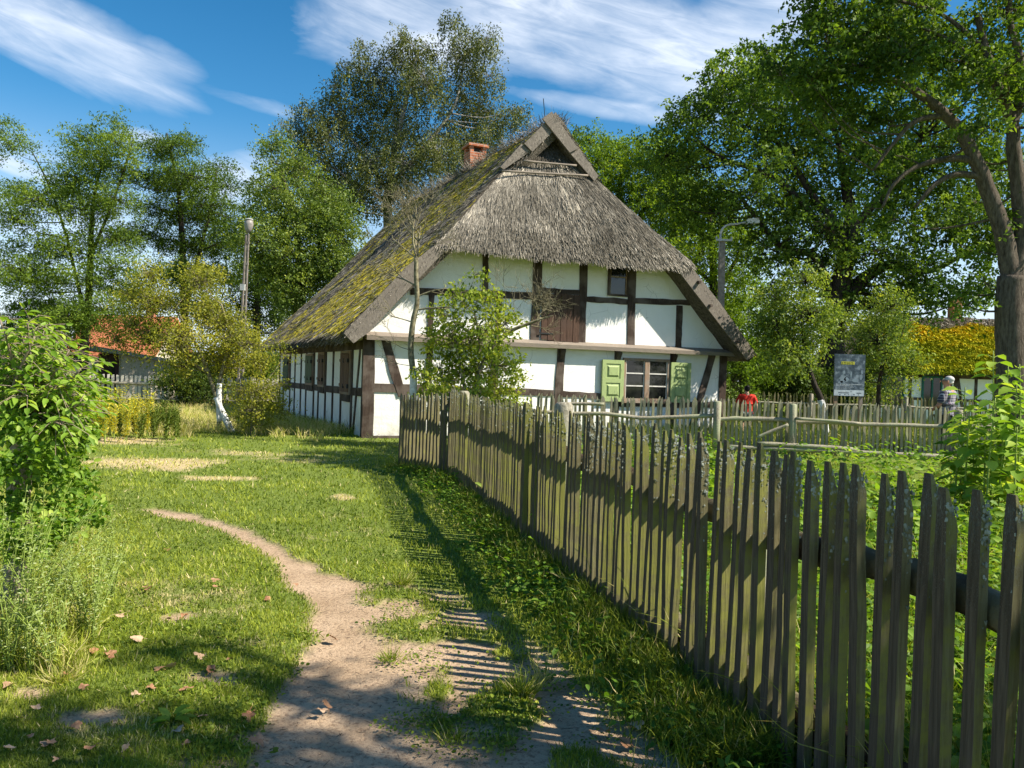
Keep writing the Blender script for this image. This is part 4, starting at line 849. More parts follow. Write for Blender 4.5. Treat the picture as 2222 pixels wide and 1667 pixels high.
for k, (px, py, r, d, lab, mt, b_) in enumerate([(1608, 800, 55, 29.5, 'dark green shrub close behind the right corner of the farmhouse', L_ash, .35), (1690, 815, 52, 31, 'broad shrub between the farmhouse and the oak trunk', L_ash, .42), (1745, 830, 40, 30, 'low shrub at the foot of the great oak', L_dark, .5),
      (1860, 830, 44, 33, 'dusky shrub right of the oak trunk behind the rear fence', L_dark, .45), (404, 838, 44, 33.5, 'round dark bush in front of the field fence', L_dark, .45), (100, 770, 60, 42, 'hedge bush behind the field fence at the far left', L_ash, .35), (30, 780, 60, 43, 'leftmost hedge bush behind the near elder', L_dark, .5), (480, 790, 55, 41, 'hedge bush behind the crooked yellow-leaved tree', L_dark, .4), (560, 800, 45, 42, 'hedge bush right beside the corner of the thatched eaves', L_ash, .35)]):
    g = [(px + R.uniform(-.8, .8) * r, py + R.uniform(-.7, .6) * r, r * R.uniform(.5, .75)) for _ in range(9)]
    tree('shrub', lab, d, [[(px, 900, .06), (px, py + r * .3, .05), (px, py, .03)]], g, 5500 if r > 45 else 4000, .10, mt, 'bark_dark', cat='shrub', dz=.8, base=b_, per=18, csp=.2, limb_r=.03)
tree('spruce_tree', 'distant dark spruce tip showing just right of the roof peak', 70, [[(1246, 860, .3), (1246, 600, .2), (1246, 300, .03)]], [(1246, 286, 5), (1246, 298, 9), (1247, 312, 13), (1246, 328, 16), (1247, 350, 20), (1247, 380, 24)], 2600, .18, L_dark, 'bark_dark', dz=.8, csp=.25, twigs=0)
# crooked yellow-leaved tree with limewashed legs
tree('crooked_plum_tree', 'crooked yellow-leaved tree with two whitewashed trunks on the lawn left of the farmhouse', 19,
     [[(504, 940, .068), (492, 915, .063), (480, 890, .06), (466, 850, .055), (452, 810, .05), (436, 770, .04), (410, 720, .03), (380, 670, .02)], [(476, 915, .055), (475, 870, .05), (476, 830, .047), (488, 780, .038), (500, 730, .03), (480, 660, .02)], [(452, 810, .04), (400, 780, .03), (350, 760, .02)], [(488, 780, .035), (530, 740, .025), (560, 720, .015)]],
     [(340, 600, 24), (400, 590, 26), (455, 622, 30), (300, 650, 24), (355, 660, 38), (425, 670, 40), (290, 705, 28), (345, 730, 38), (415, 740, 40), (475, 700, 40), (520, 735, 34), (480, 775, 34), (535, 785, 26), (400, 795, 22), (560, 750, 22), (270, 740, 20), (430, 590, 20)],
     11000, .062, L_yel, 'twig', per=9, dz=1.0, base=.66, csp=.16, limb_r=.022, twigs=1., fill=.8, limewash=([[(504, 940, .085), (492, 915, .078), (480, 890, .074), (470, 862, .068)], [(476, 915, .068), (475, 870, .062), (476, 832, .058)]], 1))
tree('yellow_bush', 'low yellow-green bush at the foot of the whitewashed crooked trunks', 18.4, [[(545, 930, .03), (550, 880, .02), (555, 850, .015)]], [(530, 850, 24), (560, 850, 28), (590, 862, 22), (520, 890, 22), (555, 890, 30), (585, 895, 22), (540, 915, 20), (600, 835, 16), (605, 770, 12), (615, 745, 10)], 2600, .055, L_yel, 'twig', per=10, dz=.7, base=.55, csp=.12, limb_r=.012, cat='shrub', twigs=.8)
tree('lilac_shrub', 'leafy green shrub growing in front of the white gable wall', 16.4, [[(1040, 1000, .05), (1040, 900, .045), (1035, 830, .04), (1062, 765, .035), (1100, 722, .03), (1160, 697, .02), (1200, 685, .012)], [(1036, 900, .035), (1000, 800, .03), (985, 720, .02)], [(1036, 880, .03), (1040, 760, .025), (1030, 680, .015)]],
     [(958, 680, 26), (1005, 650, 26), (1055, 652, 30), (935, 735, 22), (985, 735, 40), (1050, 725, 44), (1098, 700, 24), (950, 800, 32), (1012, 805, 46), (1080, 795, 40), (1112, 830, 20), (932, 850, 26), (1030, 870, 44), (975, 875, 38), (1090, 875, 36), (925, 815, 18), (1035, 600, 12)],
     4200, .09, L_yel2, 'twig', per=7, spray=.6, dz=.7, base=.66, csp=.12, limb_r=.016, cat='shrub', twigs=.8)

# bare branching
def grow(mb, p, dv, ln, r, depth, gen=0, up=.25, kink=.35):
    n = 4; P = [p.copy()]; d = dv.copy()
    for k in range(n):
        d = d + R.normal(0, kink * .5, 3) * .5; d[2] += up * .12; d /= np.linalg.norm(d); P.append(P[-1] + d * ln / n)
    mb.tube(P, np.linspace(r, r * .55, n + 1), 5 if r > .012 else 3, .05, cap=False)
    if depth == 0: return
    nb = 3 if R.uniform() < .55 else 4
    for k in range(nb):
        q = R.randint(2, n + 1); a = rdir(1)[0]; nd = d * .85 + a * .72; nd[2] += up * .3; nd /= np.linalg.norm(nd)
        grow(mb, P[q].copy(), nd, ln * R.uniform(.58, .85), max(r * .55, .0035), depth - 1, gen + 1, up, kink)
bt = thing('bare_young_tree', 'thin leafless young tree with a whitewashed foot before the left half of the gable', 'tree', at(897, 960, 16.6) * (1, 1, 0))
off = np.array(bt.location); mb = MB()
P = [at(*q, 16.6) for q in ((897, 1000), (896, 900), (897, 820), (891, 760), (896, 700), (905, 655), (903, 600), (903, 560))]; P[0][2] = -.05; P = smoothpath(P, 5)
mb.tube(P - off, np.linspace(.075, .045, len(P)), 9, .06)
top = P[-1] - off
for dv, ln, r in (((-.35, 0, .9), .95, .035), ((.12, .1, 1), 1.0, .036), ((-.8, -.1, .55), .85, .024), ((.65, -.1, .7), .85, .024), ((-.1, .5, .9), .8, .024)):
    v = np.array(dv, float); grow(mb, top + R.normal(0, .01, 3), v / np.linalg.norm(v), ln * .74, r * .8, 4, up=.2)
for k, dv, ln, r in ((20, (-.9, 0, .35), .5, .014), (23, (1, -.2, .12), .8, .022), (15, (-.8, .1, .3), .4, .010), (12, (-.9, 0, .1), .35, .009), (26, (.9, 0, .5), .6, .02), (28, (-.9, .1, .5), .6, .02), (17, (.9, -.1, .15), .3, .008)):
    v = np.array(dv, float); grow(mb, P[k] - off, v / np.linalg.norm(v), ln, r, 3, up=.15)
mb.build('trunk', M_['twig'], bt, True)
lw = MB(); Q = P[:12] - off; lw.tube(Q, np.linspace(.085, .075, len(Q)), 10, .03); lw.build('limewash_band', M_['limewash'], bt, True)
bb = thing('twiggy_branch_shrub', 'leafless tangle of pale twigs hanging in front of the loft hatch', 'shrub', at(1060, 1000, 16.9) * (1, 1, 0))
off = np.array(bb.location); mb = MB()
P = smoothpath([at(1036, 1000, 16.9) * (1, 1, 0), at(1030, 900, 16.9), at(1034, 820, 16.9), at(1066, 762, 16.9), at(1105, 722, 16.9), at(1150, 702, 16.9), at(1175, 690, 16.9)], 5)
mb.tube(P - off, np.linspace(.06, .025, len(P)), 7, .08)
for k in range(7):
    v = rdir(1)[0] * (1, .5, .8) + np.array([.35, 0, .25]); q = P[-1 - k] - off; grow(mb, q, v / np.linalg.norm(v), R.uniform(.35, .6), .012, 3, up=.05, kink=.6)
grow(mb, P[-8] - off, unit(np.array([-.5, 0, .8])), .7, .012, 3)
mb.build('stem', M_['twig'], bb, True)
# ------------------------------------------------------------------ lamps, board, buildings
def lamp_post():
    d = 33; b = at(1560, 900, d); b[2] = 0; root = thing('street_lamp', 'grey pole with a curved arm and white street lamp head right of the thatched roof', 'street lamp', b)
    top = at(1567, 522, d) - b; m = MB(); w0 = .125
    m.hexa([(-w0, -w0, 0), (w0, -w0, 0), (w0, w0, 0), (-w0, w0, 0), (top[0] - .11, -.11, top[2]), (top[0] + .11, -.11, top[2]), (top[0] + .11, .11, top[2]), (top[0] - .11, .11, top[2])]); m.build('pole', M_['concrete'], root)
    m = MB(); m.tube(smoothpath([at(*q, d) - b for q in ((1563, 560), (1563, 520), (1566, 500), (1578, 489), (1600, 486), (1626, 481))], 5), .045, 8); m.build('arm', plain('galvanised_steel', (.45, .46, .47), .5), root, True)
    m = MB(); c = at(1634, 481, d) - b; m.hexa([(c[0] - .28, -.13, c[2] - .12), (c[0] + .25, -.11, c[2] - .06), (c[0] + .25, .11, c[2] - .06), (c[0] - .28, .13, c[2] - .12), (c[0] - .26, -.1, c[2] + .08), (c[0] + .24, -.09, c[2] + .16), (c[0] + .24, .09, c[2] + .16), (c[0] - .26, .1, c[2] + .08)])
    m.build('lamp_head', plain('white_lamp_housing', (.75, .76, .77), .4), root)
    m = MB(); c = at(1568, 522, d) - b; m.box((c[0] - .3, -.2, c[2] - .05), (c[0] + .35, -.13, c[2] + .03)); m.box((c[0] - .33, -.2, c[2] + .03), (c[0] - .27, -.13, c[2] + .12)); m.box((c[0] + .3, -.2, c[2] + .03), (c[0] + .36, -.13, c[2] + .12)); m.build('cross_arm', plain('galvanised_bracket', (.4, .41, .42), .5), root)
lamp_post()
def pole2():
    d = 33.5; b = at(518, 850, d); b[2] = -.2; root = thing('utility_pole', 'leaning concrete pole with a rounded lamp on top left of the thatched roof', 'utility pole', b)
    m = MB(); a0, a1 = np.array([0, 0, 0.]), at(537, 508, d) - b
    m.tube([a0 + (-.06, 0, 0), a1 + (-.05, 0, 0)], [.075, .05], 7, .03); m.tube([a0 + (.11, .05, 0), a1 + (.05, 0, 0)], [.06, .045], 7, .03)
    for q in np.linspace(.1, .95, 8): c = a0 + (a1 - a0) * q; m.box((c[0] - .08, -.04, c[2] - .05), (c[0] + .1, .06, c[2] + .05))
    m.build('pole', M_['concrete'], root)
    m = MB(); c = at(540, 492, d) - b; m.tube([c + (-.02, 0, -.27), c + (-.02, 0, -.12), c + (0, 0, .1), c + (0, 0, .24), c + (0, 0, .3)], [.07, .15, .19, .17, .08], 12); m.build('lamp_head', plain('weathered_lamp_glass', (.30, .27, .24), .4), root, True)
    m = MB(); m.tube([c + (0, 0, .285), c + (0, 0, .32), c + (0, 0, .335)], [.185, .16, .05], 12); m.build('lamp_cap', plain('pale_lamp_cap', (.6, .6, .58), .5), root, True)
    m = MB(); c = at(530, 625, d) - b; m.box((c[0] - .12, -.2, c[2] - .12), (c[0] + .08, -.08, c[2] + .14)); m.build('junction_box', plain('grey_box', (.5, .5, .48), .5), root)
pole2()
def info_board():
    d = 22.; tl, br = at(1812, 768, d), at(1875, 861, d); b = np.array([(tl[0] + br[0]) / 2, d, 0.]); root = thing('information_board', 'grey-blue information board with a yellow heading on two posts under the apple leaves', 'sign', b)
    hw, z0, z1 = (br[0] - tl[0]) / 2, br[2], tl[2]; Hh = z1 - z0
    def _p(t):
        n = t.noise(t.coord(), 7, 6, .6); return t.ramp(n, [(.38, (.045, .065, .085)), (.52, (.095, .125, .155)), (.66, (.27, .32, .37))])
    post = surf('poster_print', _p, .35)
    m = MB(); m.box((-hw, 0, z0), (hw, .03, z1)); m.build('panel', plain('board_edge', (.10, .13, .16), .4), root)
    m = MB(); m.box((-hw + .01, -.004, z0 + Hh * .15), (hw - .01, -.001, z1 - .01)); m.build('poster', post, root)
    m = MB(); m.box((-hw + .01, -.004, z0 + .01), (hw - .01, -.001, z0 + Hh * .148)); wp = m.build('white_strip', plain('poster_white', (.55, .60, .64), .4), root)
    m = MB()
    for a, b_, c in ((-.7, .0, .07), (-.62, -.55, .03), (-.3, -.22, .03), (-.05, .0, .03), (.28, .38, .035), (.1, .16, .1), (.5, .8, .07), (.6, .66, .03)): m.box((a * hw, -.006, z0 + c * Hh), (b_ * hw, -.0045, z0 + (c + .018) * Hh))
    m.build('logo_row', plain('logo_ink', (.12, .13, .15), .5), wp)
    m = MB(); m.box((-hw * .56, -.007, z1 - Hh * .245), (hw * .30, -.0045, z1 - Hh * .175)); hd_ = m.build('heading_strip', plain('yellow_strip', (.62, .58, .06), .5), root)
    m = MB()   # worn, half-legible dark strokes of the heading
    for k in range(7):
        x = -hw * .50 + k * hw * .11; m.box((x, -.0095, z1 - Hh * .235), (x + .016, -.0075, z1 - Hh * .185))
        if k % 2: m.box((x + .0165, -.0095, z1 - Hh * (.195 if k % 3 else .215)), (x + .045, -.0075, z1 - Hh * (.185 if k % 3 else .205)))
    m.build('heading_letters', plain('heading_ink', (.20, .19, .05), .5), hd_)
    m = MB()
    for k, (a, b_, th) in enumerate(((-.87, .86, .014), (-.87, .25, .012), (-.87, .32, .006), (-.87, .1, .006))):
        z = z0 + Hh * (.275 - k * .033); x = a * hw
        while x < b_ * hw: wd = R.uniform(.02, .07); m.box((x, -.006, z), (min(x + wd, b_ * hw), -.0045, z + th)); x += wd + .012
    m.build('caption', plain('caption_white', (.62, .66, .70), .5), root)
    m = MB()
    for (cx, cz, rx, rz_) in ((-.45, .42, .22, .10), (-.38, .56, .10, .05), (-.2, .40, .16, .06), (.75, .47, .12, .06), (.35, .38, .2, .05), (.1, .52, .06, .07), (-.55, .33, .18, .03), (.8, .58, .08, .05)):
        a = np.linspace(0, 2 * math.pi, 14, endpoint=False); rr = 1 + R.uniform(-.25, .25, 14)
        m.prism([(cx * hw + math.cos(q) * rx * hw * s, z0 + cz * Hh + math.sin(q) * rz_ * Hh * s) for q, s in zip(a, rr)], -.0062, -.0045)
    fixn(m.build('printed_figures', plain('photo_grey_light', (.24, .30, .35), .5), root))
    for x in (-hw * .92, hw * .74): m = MB(); m.box((x, .031, 0), (x + .09, .11, z0 + .5)); m.build('post', M_['window_wood'], root)
info_board()
def cottage():
    d = 35.; e0, e1 = at(1835, 818, d), at(2330, 812, d); b = np.array([e0[0], d, 0.]); root = thing('mossy_roof_cottage', 'low cottage with a thick yellow-moss thatched roof behind the man in the checked shirt', 'house', b)
    Lx = e1[0] - e0[0]; ze = 2.15; zr = at(2000, 684, d)[2] + .15; 
    m = MB(); m.box((.5, 0, -.3), (Lx, .2, ze + .3)); m.box((.5, 0.2, -.3), (.7, 5.5, ze + .3)); m.box((Lx - .2, .2, -.3), (Lx, 5.5, ze + .3)); m.build('wall', M_['plaster'], root)
    def ux(px): return at(px, 830, d)[0] - b[0]
    def bb_(nm, p, q, w_=.13): m = MB(); m.beam(p, q, w_, GN, .03, 3, .01); fixn(m.build(nm, M_['timber'], root))
    for px in (1890, 1925, 1975, 2073, 2118, 2160, 2200, 2250): bb_('post', (ux(px), .01, ze), (ux(px), .01, -.2), .14)
    bb_('brace', (ux(2064), .01, ze), (ux(2060), .01, .9)); bb_('brace', (ux(2076), .01, ze), (ux(2090), .01, .7)); bb_('wall_plate', (.5, .01, ze - .05), (Lx, .01, ze - .05), .25); bb_('rail', (.5, .01, 1.05), (Lx, .01, 1.0), .12)
    teal = plain('teal_paint', (.015, .12, .10), .5)
    for px in (1940, 2022): 
        x = ux(px); m = MB(); m.box((x - .45, -.06, .7), (x - .37, .01, 2.05)); m.box((x + .37, -.06, .7), (x + .45, .01, 2.05)); m.box((x - .37, -.06, 1.97), (x + .37, .01, 2.05)); m.box((x - .04, -.06, .7), (x + .04, .01, 1.97)); fr = m.build('window', teal, root)
        m = MB(); m.box((x - .37, -.03, .7), (x - .04, .0, 1.97)); m.box((x + .04, -.03, .7), (x + .37, .0, 1.97)); m.build('pane', M_['glass'], fr)
    zz = np.linspace(ze - .05, zr, 20); nxx = 60; xx = np.linspace(0, Lx, nxx); depth = 3.2
    Vt = []
    for z in zz:
        q = (z - ze) / (zr - ze); hipx = q * 2.3
        x_ = hipx + (Lx - hipx) * np.linspace(0, 1, nxx); Vt.append(np.stack([x_, -.55 + q * (depth + .55) + (fbm(x_ * .9, z + 0 * x_, 7, 3) - .5) * .1, z + (fbm(x_ * 1.4, z * 2 + 0 * x_, 9, 3) - .5) * .12], 1))
    Vt = np.array(Vt); back_ = Vt.copy(); back_[..., 1] = 2 * depth - Vt[..., 1] + .01
    N = 20 * nxx; V2 = np.concatenate([Vt.reshape(-1, 3), back_.reshape(-1, 3)]); ii, jj = np.meshgrid(np.arange(nxx - 1), np.arange(19)); a = (jj * nxx + ii).ravel()
    Fs = np.stack([a, a + 1, a + 1 + nxx, a + nxx], 1).tolist(); c = a + N; Fs += np.stack([c, c + nxx, c + nxx + 1, c + 1], 1).tolist()
    for k in range(nxx - 1): Fs.append([k, k + N, k + 1 + N, k + 1])
    for k in range(19): Fs.append([k * nxx, (k + 1) * nxx, (k + 1) * nxx + N, k * nxx + N])
    ro = fixn(fastmesh('thatch_roof', V2, Fs, M_['thatch_base'], root))
    n = 42000; q = R.uniform(0, 1, n); z = ze - .05 + q * (zr - ze); x_ = q * 2.3 + (Lx - q * 2.3) * R.uniform(0, 1, n)
    O = np.stack([x_, -.55 + q * (depth + .55) + (fbm(x_ * .9, z, 7, 3) - .5) * .1 - .02, z + .03 + (fbm(x_ * 1.4, z * 2, 9, 3) - .5) * .12], 1); ms_ = q < .86 + .04 * np.sin(x_ * 2)
    A = np.stack([R.normal(0, .25, n), -.72 + R.normal(0, .15, n), -.6 + R.normal(0, .25, n)], 1); tuft = fbm(x_ * 1.6, z * 7, 45, 4)
    O[:, 2] += tuft * .16; O[:, 1] -= tuft * .10
    Vx, Fx_, k = scatter(T_STRAW, O[ms_], A[ms_], rdir(ms_.sum(), .3), R.uniform(.08, .2, ms_.sum()), R.uniform(.03, .06, ms_.sum())); fastmesh('moss_cover', Vx, Fx_, M_['moss'], ro, np.clip(R.beta(2, 2, ms_.sum()) * .5 + tuft[ms_] * .75 + (q[ms_] - .5) * .45 - .10, 0, 1))
    s = ~ms_; Vx, Fx_, k = scatter(T_STRAW, O[s], A[s], rdir(s.sum(), .3), R.uniform(.15, .3, s.sum()), R.uniform(.02, .03, s.sum())); fastmesh('ridge_straw', Vx, Fx_, M_['straw'], ro, R.uniform(.3, .66, s.sum()))
    m = MB(); c = at(2072, 650, d + 3.2) - b; m.box((c[0] - .22, 2.9, zr - .4), (c[0] + .22, 3.4, c[2] + .05)); m.build('chimney', M_['brick'], root)
cottage()
def gable_house(name, label, d, x0, x1, ze, zr, wall, roof, dep=6, rz=0.):
    a, c = at(x0, 800, d), at(x1, 800, d); b = np.array([a[0], d, -.3]); root = thing(name, label, 'house', b, rz); Lx = c[0] - a[0]
    m = MB(); m.prism([(0, 0), (dep, 0), (dep, ze), (dep / 2, zr - .1), (0, ze)], 0, Lx, (1, 2, 0)); fixn(m.build('wall', wall, root))
    m = MB(); t_ = .15; s = (zr - ze) / (dep / 2)
    m.prism([(-.5, ze - .5 * s), (dep / 2, zr), (dep + .5, ze - .5 * s), (dep + .5, ze - .5 * s + t_), (dep / 2, zr + t_ * 1.4), (-.5, ze - .5 * s + t_)], -.4, Lx + .4, (1, 2, 0)); rf = fixn(m.build('roof', roof, root))
    for q in np.linspace(.15, .85, 4):
        m = MB(); x = Lx * q; m.box((x - .5, -.05, 1.2), (x + .5, .0 - .001, 2.4)); fr = m.build('window', M_['muntin'], root); m = MB(); m.box((x - .43, -.07, 1.27), (x - .03, -.051, 2.33)); m.box((x + .03, -.07, 1.27), (x + .43, -.051, 2.33)); m.build('pane', M_['glass'], fr)
    m = MB(); m.box((Lx * .68, dep / 2 - .3, zr - .2), (Lx * .68 + .6, dep / 2 + .3, zr + 1.)); m.build('chimney', M_['brick'], rf)
    return root
def tiles(t):
    wv = t.new('ShaderNodeTexWave'); wv.inputs['Scale'].default_value = 3.5; t.l.new(t.coord('Object', (1, 0, 0)), wv.inputs[0])
    return t.ramp(t.noise(t.coord(), 3, 5), [(.3, (.36, .11, .05)), (.7, (.56, .20, .09))]), t.bump(wv.outputs[1], .5, .05)
M_['cream'] = plain('cream_wall_render', (.62, .54, .42)); M_['tiles'] = surf('orange_roof_tiles', tiles)
gable_house('orange_roof_house', 'house with a bright orange tiled roof glimpsed behind the locust trees', 62, 150, 330, 2.6, 5.5, M_['cream'], M_['tiles'], 7)
M_['cream_'] = plain('cream_render', (.62, .54, .42)); M_['felt'] = plain('grey_roof_sheet', (.30, .32, .32))
def shed():
    d = 41; a, c = at(262, 800, d), at(352, 800, d); b = np.array([a[0], d, -.3]); root = thing('cream_shed', 'cream rendered shed with a dark door behind the field fence', 'shed', b, math.radians(32)); Lx = c[0] - a[0] + 1.6
    m = MB(); m.prism([(0, 0), (Lx, 0), (Lx, 1.75), (.1, 2.45), (0, 2.45)], 0, 3.5); fixn(m.build('wall', M_['cream'], root))
    m = MB(); m.prism([(-1.2, 2.42), (Lx + .3, 1.72), (Lx + .3, 1.86), (-1.2, 2.64)], -.4, 3.8); fixn(m.build('roof', M_['felt'], root))
    m = MB(); m.box((-1.0, .3, 0), (-.05, .45, 2.3)); dr = m.build('door', M_['old_plank'], root); m = MB(); m.box((-.5, .26, .9), (-.25, .299, 1.9)); m.build('door_pane', M_['glass'], dr)
shed()
def wall_far():
    d = 44; a, c = at(572, 800, d), at(650, 800, d); b = np.array([a[0], d, -.3]); root = thing('cream_outbuilding', 'cream outbuilding wall glimpsed just left of the farmhouse side wall', 'shed', b, math.radians(25)); Lx = c[0] - a[0]
    m = MB(); m.box((0, 0, 0), (Lx, 3.5, 2.5)); m.build('wall', M_['cream'], root); m = MB(); m.prism([(-.3, 2.45), (Lx + .3, 2.45), (Lx + .3, 2.7), (-.3, 2.7)], -.3, 3.8); fixn(m.build('roof', M_['felt'], root))
wall_far()

# ------------------------------------------------------------------ people
def skin_mesh(name, verts, edges, radii, mat, parent, root_i=0, sub=2):
    me = bpy.data.meshes.new(name); me.from_pydata([tuple(v) for v in verts], edges, []); me.materials.append(mat); o = link(name, me, parent)
    for p in me.polygons: p.use_smooth = True
    md = o.modifiers.new('skin', 'SKIN'); md.use_smooth_shade = True
    sv = me.skin_vertices[0].data if me.skin_vertices else None
    if sv is None:
        bpy.context.view_layer.update(); sv = me.skin_vertices[0].data
    for i, r in enumerate(radii): sv[i].radius = (r, r) if np.isscalar(r) else r
    sv[root_i].use_root = True
    sm = o.modifiers.new('sub', 'SUBSURF'); sm.levels = sub; sm.render_levels = sub
    return o
def chain(V, E_, Rr, pts, rad, start=None):
    prev = start
    for p, r in zip(pts, rad):
        V.append(p); Rr.append(r); i = len(V) - 1
        if prev is not None: E_.append((prev, i))
        prev = i
    return prev
def person(label, loc, h, rz, skin, hair, top_mat, leg_mat, bald=False, glasses=False, headturn=0., arm='hold', shorts=False):
    """local: +y is the way the figure faces; heights scaled to h"""
    s = h / 1.75; root = thing('person', label, 'person', loc, rz)
    V, E_, Rr = [(0, 0, .95 * s)], [], [(.15 * s, .11 * s)]
    ch_ = chain(V, E_, Rr, [(0, 0, 1.10 * s), (0, -.01 * s, 1.28 * s), (0, -.015 * s, 1.42 * s), (0, 0, 1.50 * s), (0, .015 * s, 1.57 * s)], [(.14 * s, .10 * s), (.155 * s, .105 * s), (.12 * s, .08 * s), .055 * s, .055 * s], 0)
    chest = 3
    ct, st = math.cos(headturn), math.sin(headturn)
    hd = lambda x, y, z: (x * ct - y * st, x * st + y * ct + .01 * s, z)
    hn = chain(V, E_, Rr, [hd(0, .02 * s, 1.635 * s), hd(0, .005 * s, 1.69 * s)], [(.072 * s, .088 * s), (.066 * s, .078 * s)], ch_)
    for sx_ in (-1, 1):
        if arm == 'hold': pts = [(sx_ * .17 * s, -.01, 1.40 * s), (sx_ * .23 * s, .0, 1.27 * s), (sx_ * .25 * s, .05 * s, 1.12 * s), (sx_ * .17 * s, .17 * s, 1.02 * s), (sx_ * .10 * s, .24 * s, 1.03 * s)]
        else: pts = [(sx_ * .17 * s, -.01, 1.39 * s), (sx_ * .24 * s, -.01, 1.25 * s), (sx_ * .29 * s, 0, 1.10 * s), (sx_ * .31 * s, .06 * s, .97 * s), (sx_ * .31 * s, .12 * s, .86 * s)]
        wr = chain(V, E_, Rr, pts, [.062 * s, .05 * s, .042 * s, .034 * s, .026 * s], chest)
        wv = np.array(V[wr]); dr = wv - np.array(V[wr - 1]); dr /= np.linalg.norm(dr)
        pv = wv + dr * .06 * s; pm = chain(V, E_, Rr, [tuple(pv)], [(.032 * s, .016 * s)], wr)
        side = np.cross(dr, (0, 0, 1)); side /= np.linalg.norm(side) + 1e-6
        for k, (o_, ln) in enumerate(((-.03, .065), (-.01, .075), (.01, .07), (.03, .055))):
            q0 = pv + side * o_ * s + dr * .03 * s; q1 = q0 + dr * ln * .5 * s + np.array([0, 0, -.01 * s]); q2 = q1 + dr * ln * .4 * s + np.array([0, 0, -.02 * s]); chain(V, E_, Rr, [tuple(q0), tuple(q1), tuple(q2)], [.010 * s, .009 * s, .007 * s], pm)
        th_ = wv + side * -sx_ * .03 * s + dr * .03 * s; chain(V, E_, Rr, [tuple(th_), tuple(th_ + dr * .04 * s - side * sx_ * .012 * s)], [.011 * s, .009 * s], wr)
        chain(V, E_, Rr, [(sx_ * .095 * s, 0, .88 * s), (sx_ * .105 * s, .01 * s, .50 * s), (sx_ * .105 * s, -.01 * s, .28 * s), (sx_ * .105 * s, -.02 * s, .09 * s), (sx_ * .115 * s, .09 * s, .035 * s), (sx_ * .12 * s, .16 * s, .03 * s)], [.085 * s, .058 * s, .055 * s, .036 * s, .036 * s, .028 * s], 0)
    body = skin_mesh('body', V, E_, Rr, skin, root)
    f = MB()   # face: nose, eyes, mouth, ears
    hv = lambda x, y, z: np.array(hd(x * s, y * s, z * s))
    f.sphere(hv(0, .115, 1.635), np.array([.013, .018, .018]) * s, 6, 5)
    for sx_ in (-1, 1): f.sphere(hv(sx_ * .076, .0, 1.635), np.array([.012, .02, .032]) * s, 6, 5)
    f.build('face_relief', skin, root, True)
    f = MB()
    for sx_ in (-1, 1): f.sphere(hv(sx_ * .03, .095, 1.655), .009 * s, 5, 4)
    f.sphere(hv(0, .098, 1.592), np.array([.022, .006, .005]) * s, 6, 4); f.build('eyes_and_mouth', M_['iron'], root)
    f = MB(); f.sphere(hv(0, -.034, 1.69), np.array([.074, .084, .074]) * s, 14, 10, 0, .03)
    if not bald: f.sphere(hv(0, -.04, 1.63), np.array([.078, .072, .075]) * s, 12, 8, 0, .03)
    else: f.sphere(hv(0, -.045, 1.63), np.array([.076, .06, .05]) * s, 12, 8, 0, .03)
    f.build('hair', hair, root, True)
    if glasses:
        f = MB()
        for sx_ in (-1, 1): f.tube([hv(sx_ * .08, .0, 1.655), hv(sx_ * .078, .09, 1.655), hv(sx_ * .01, .122, 1.655)], .004 * s, 5); f.tube([hv(sx_ * .012, .122, 1.64), hv(sx_ * .055, .118, 1.64), hv(sx_ * .055, .118, 1.67), hv(sx_ * .012, .122, 1.67)], .003 * s, 4)
        f.build('glasses', M_['iron'], root)
    # clothes
    V, E_, Rr = [(0, 0, 1.00 * s)], [], [(.175 * s, .135 * s)]
    c_ = chain(V, E_, Rr, [(0, 0, .86 * s)], [(.178 * s, .14 * s)], 0)
    c_ = chain(V, E_, Rr, [(0, -.0, 1.14 * s), (0, -.015 * s, 1.29 * s), (0, -.015 * s, 1.42 * s), (0, -.005 * s, 1.49 * s)], [(.168 * s, .125 * s), (.182 * s, .125 * s), (.145 * s, .098 * s), (.068 * s, .065 * s)], 0)
    for sx_ in (-1, 1):
        if arm == 'hold': pts = [(sx_ * .18 * s, -.01, 1.405 * s), (sx_ * .235 * s, .0, 1.27 * s), (sx_ * .25 * s, .04 * s, 1.15 * s)]
        else: pts = [(sx_ * .18 * s, -.01, 1.40 * s), (sx_ * .245 * s, -.01, 1.26 * s), (sx_ * .275 * s, -.005, 1.15 * s)]
        chain(V, E_, Rr, pts, [.080 * s, .076 * s, .072 * s], 4)
    skin_mesh('shirt', V, E_, Rr, top_mat, root)
    V, E_, Rr = [(0, 0, .93 * s)], [], [(.165 * s, .125 * s)]
    for sx_ in (-1, 1): chain(V, E_, Rr, [(sx_ * .10 * s, 0, .84 * s), (sx_ * .11 * s, .01 * s, .52 * s)] + ([] if shorts else [(sx_ * .11 * s, -.01 * s, .28 * s), (sx_ * .11 * s, -.02 * s, .08 * s)]), [.105 * s, .082 * s] + ([] if shorts else [.075 * s, .065 * s]), 0)
    skin_mesh('shorts' if shorts else 'trousers', V, E_, Rr, leg_mat, root)
    f = MB()
    for sx_ in (-1, 1): f.sphere((sx_ * .118 * s, .07 * s, .035 * s), np.array([.048, .135, .04]) * s, 10, 6); 
    f.build('shoes', M_['iron'], root, True)
    return root
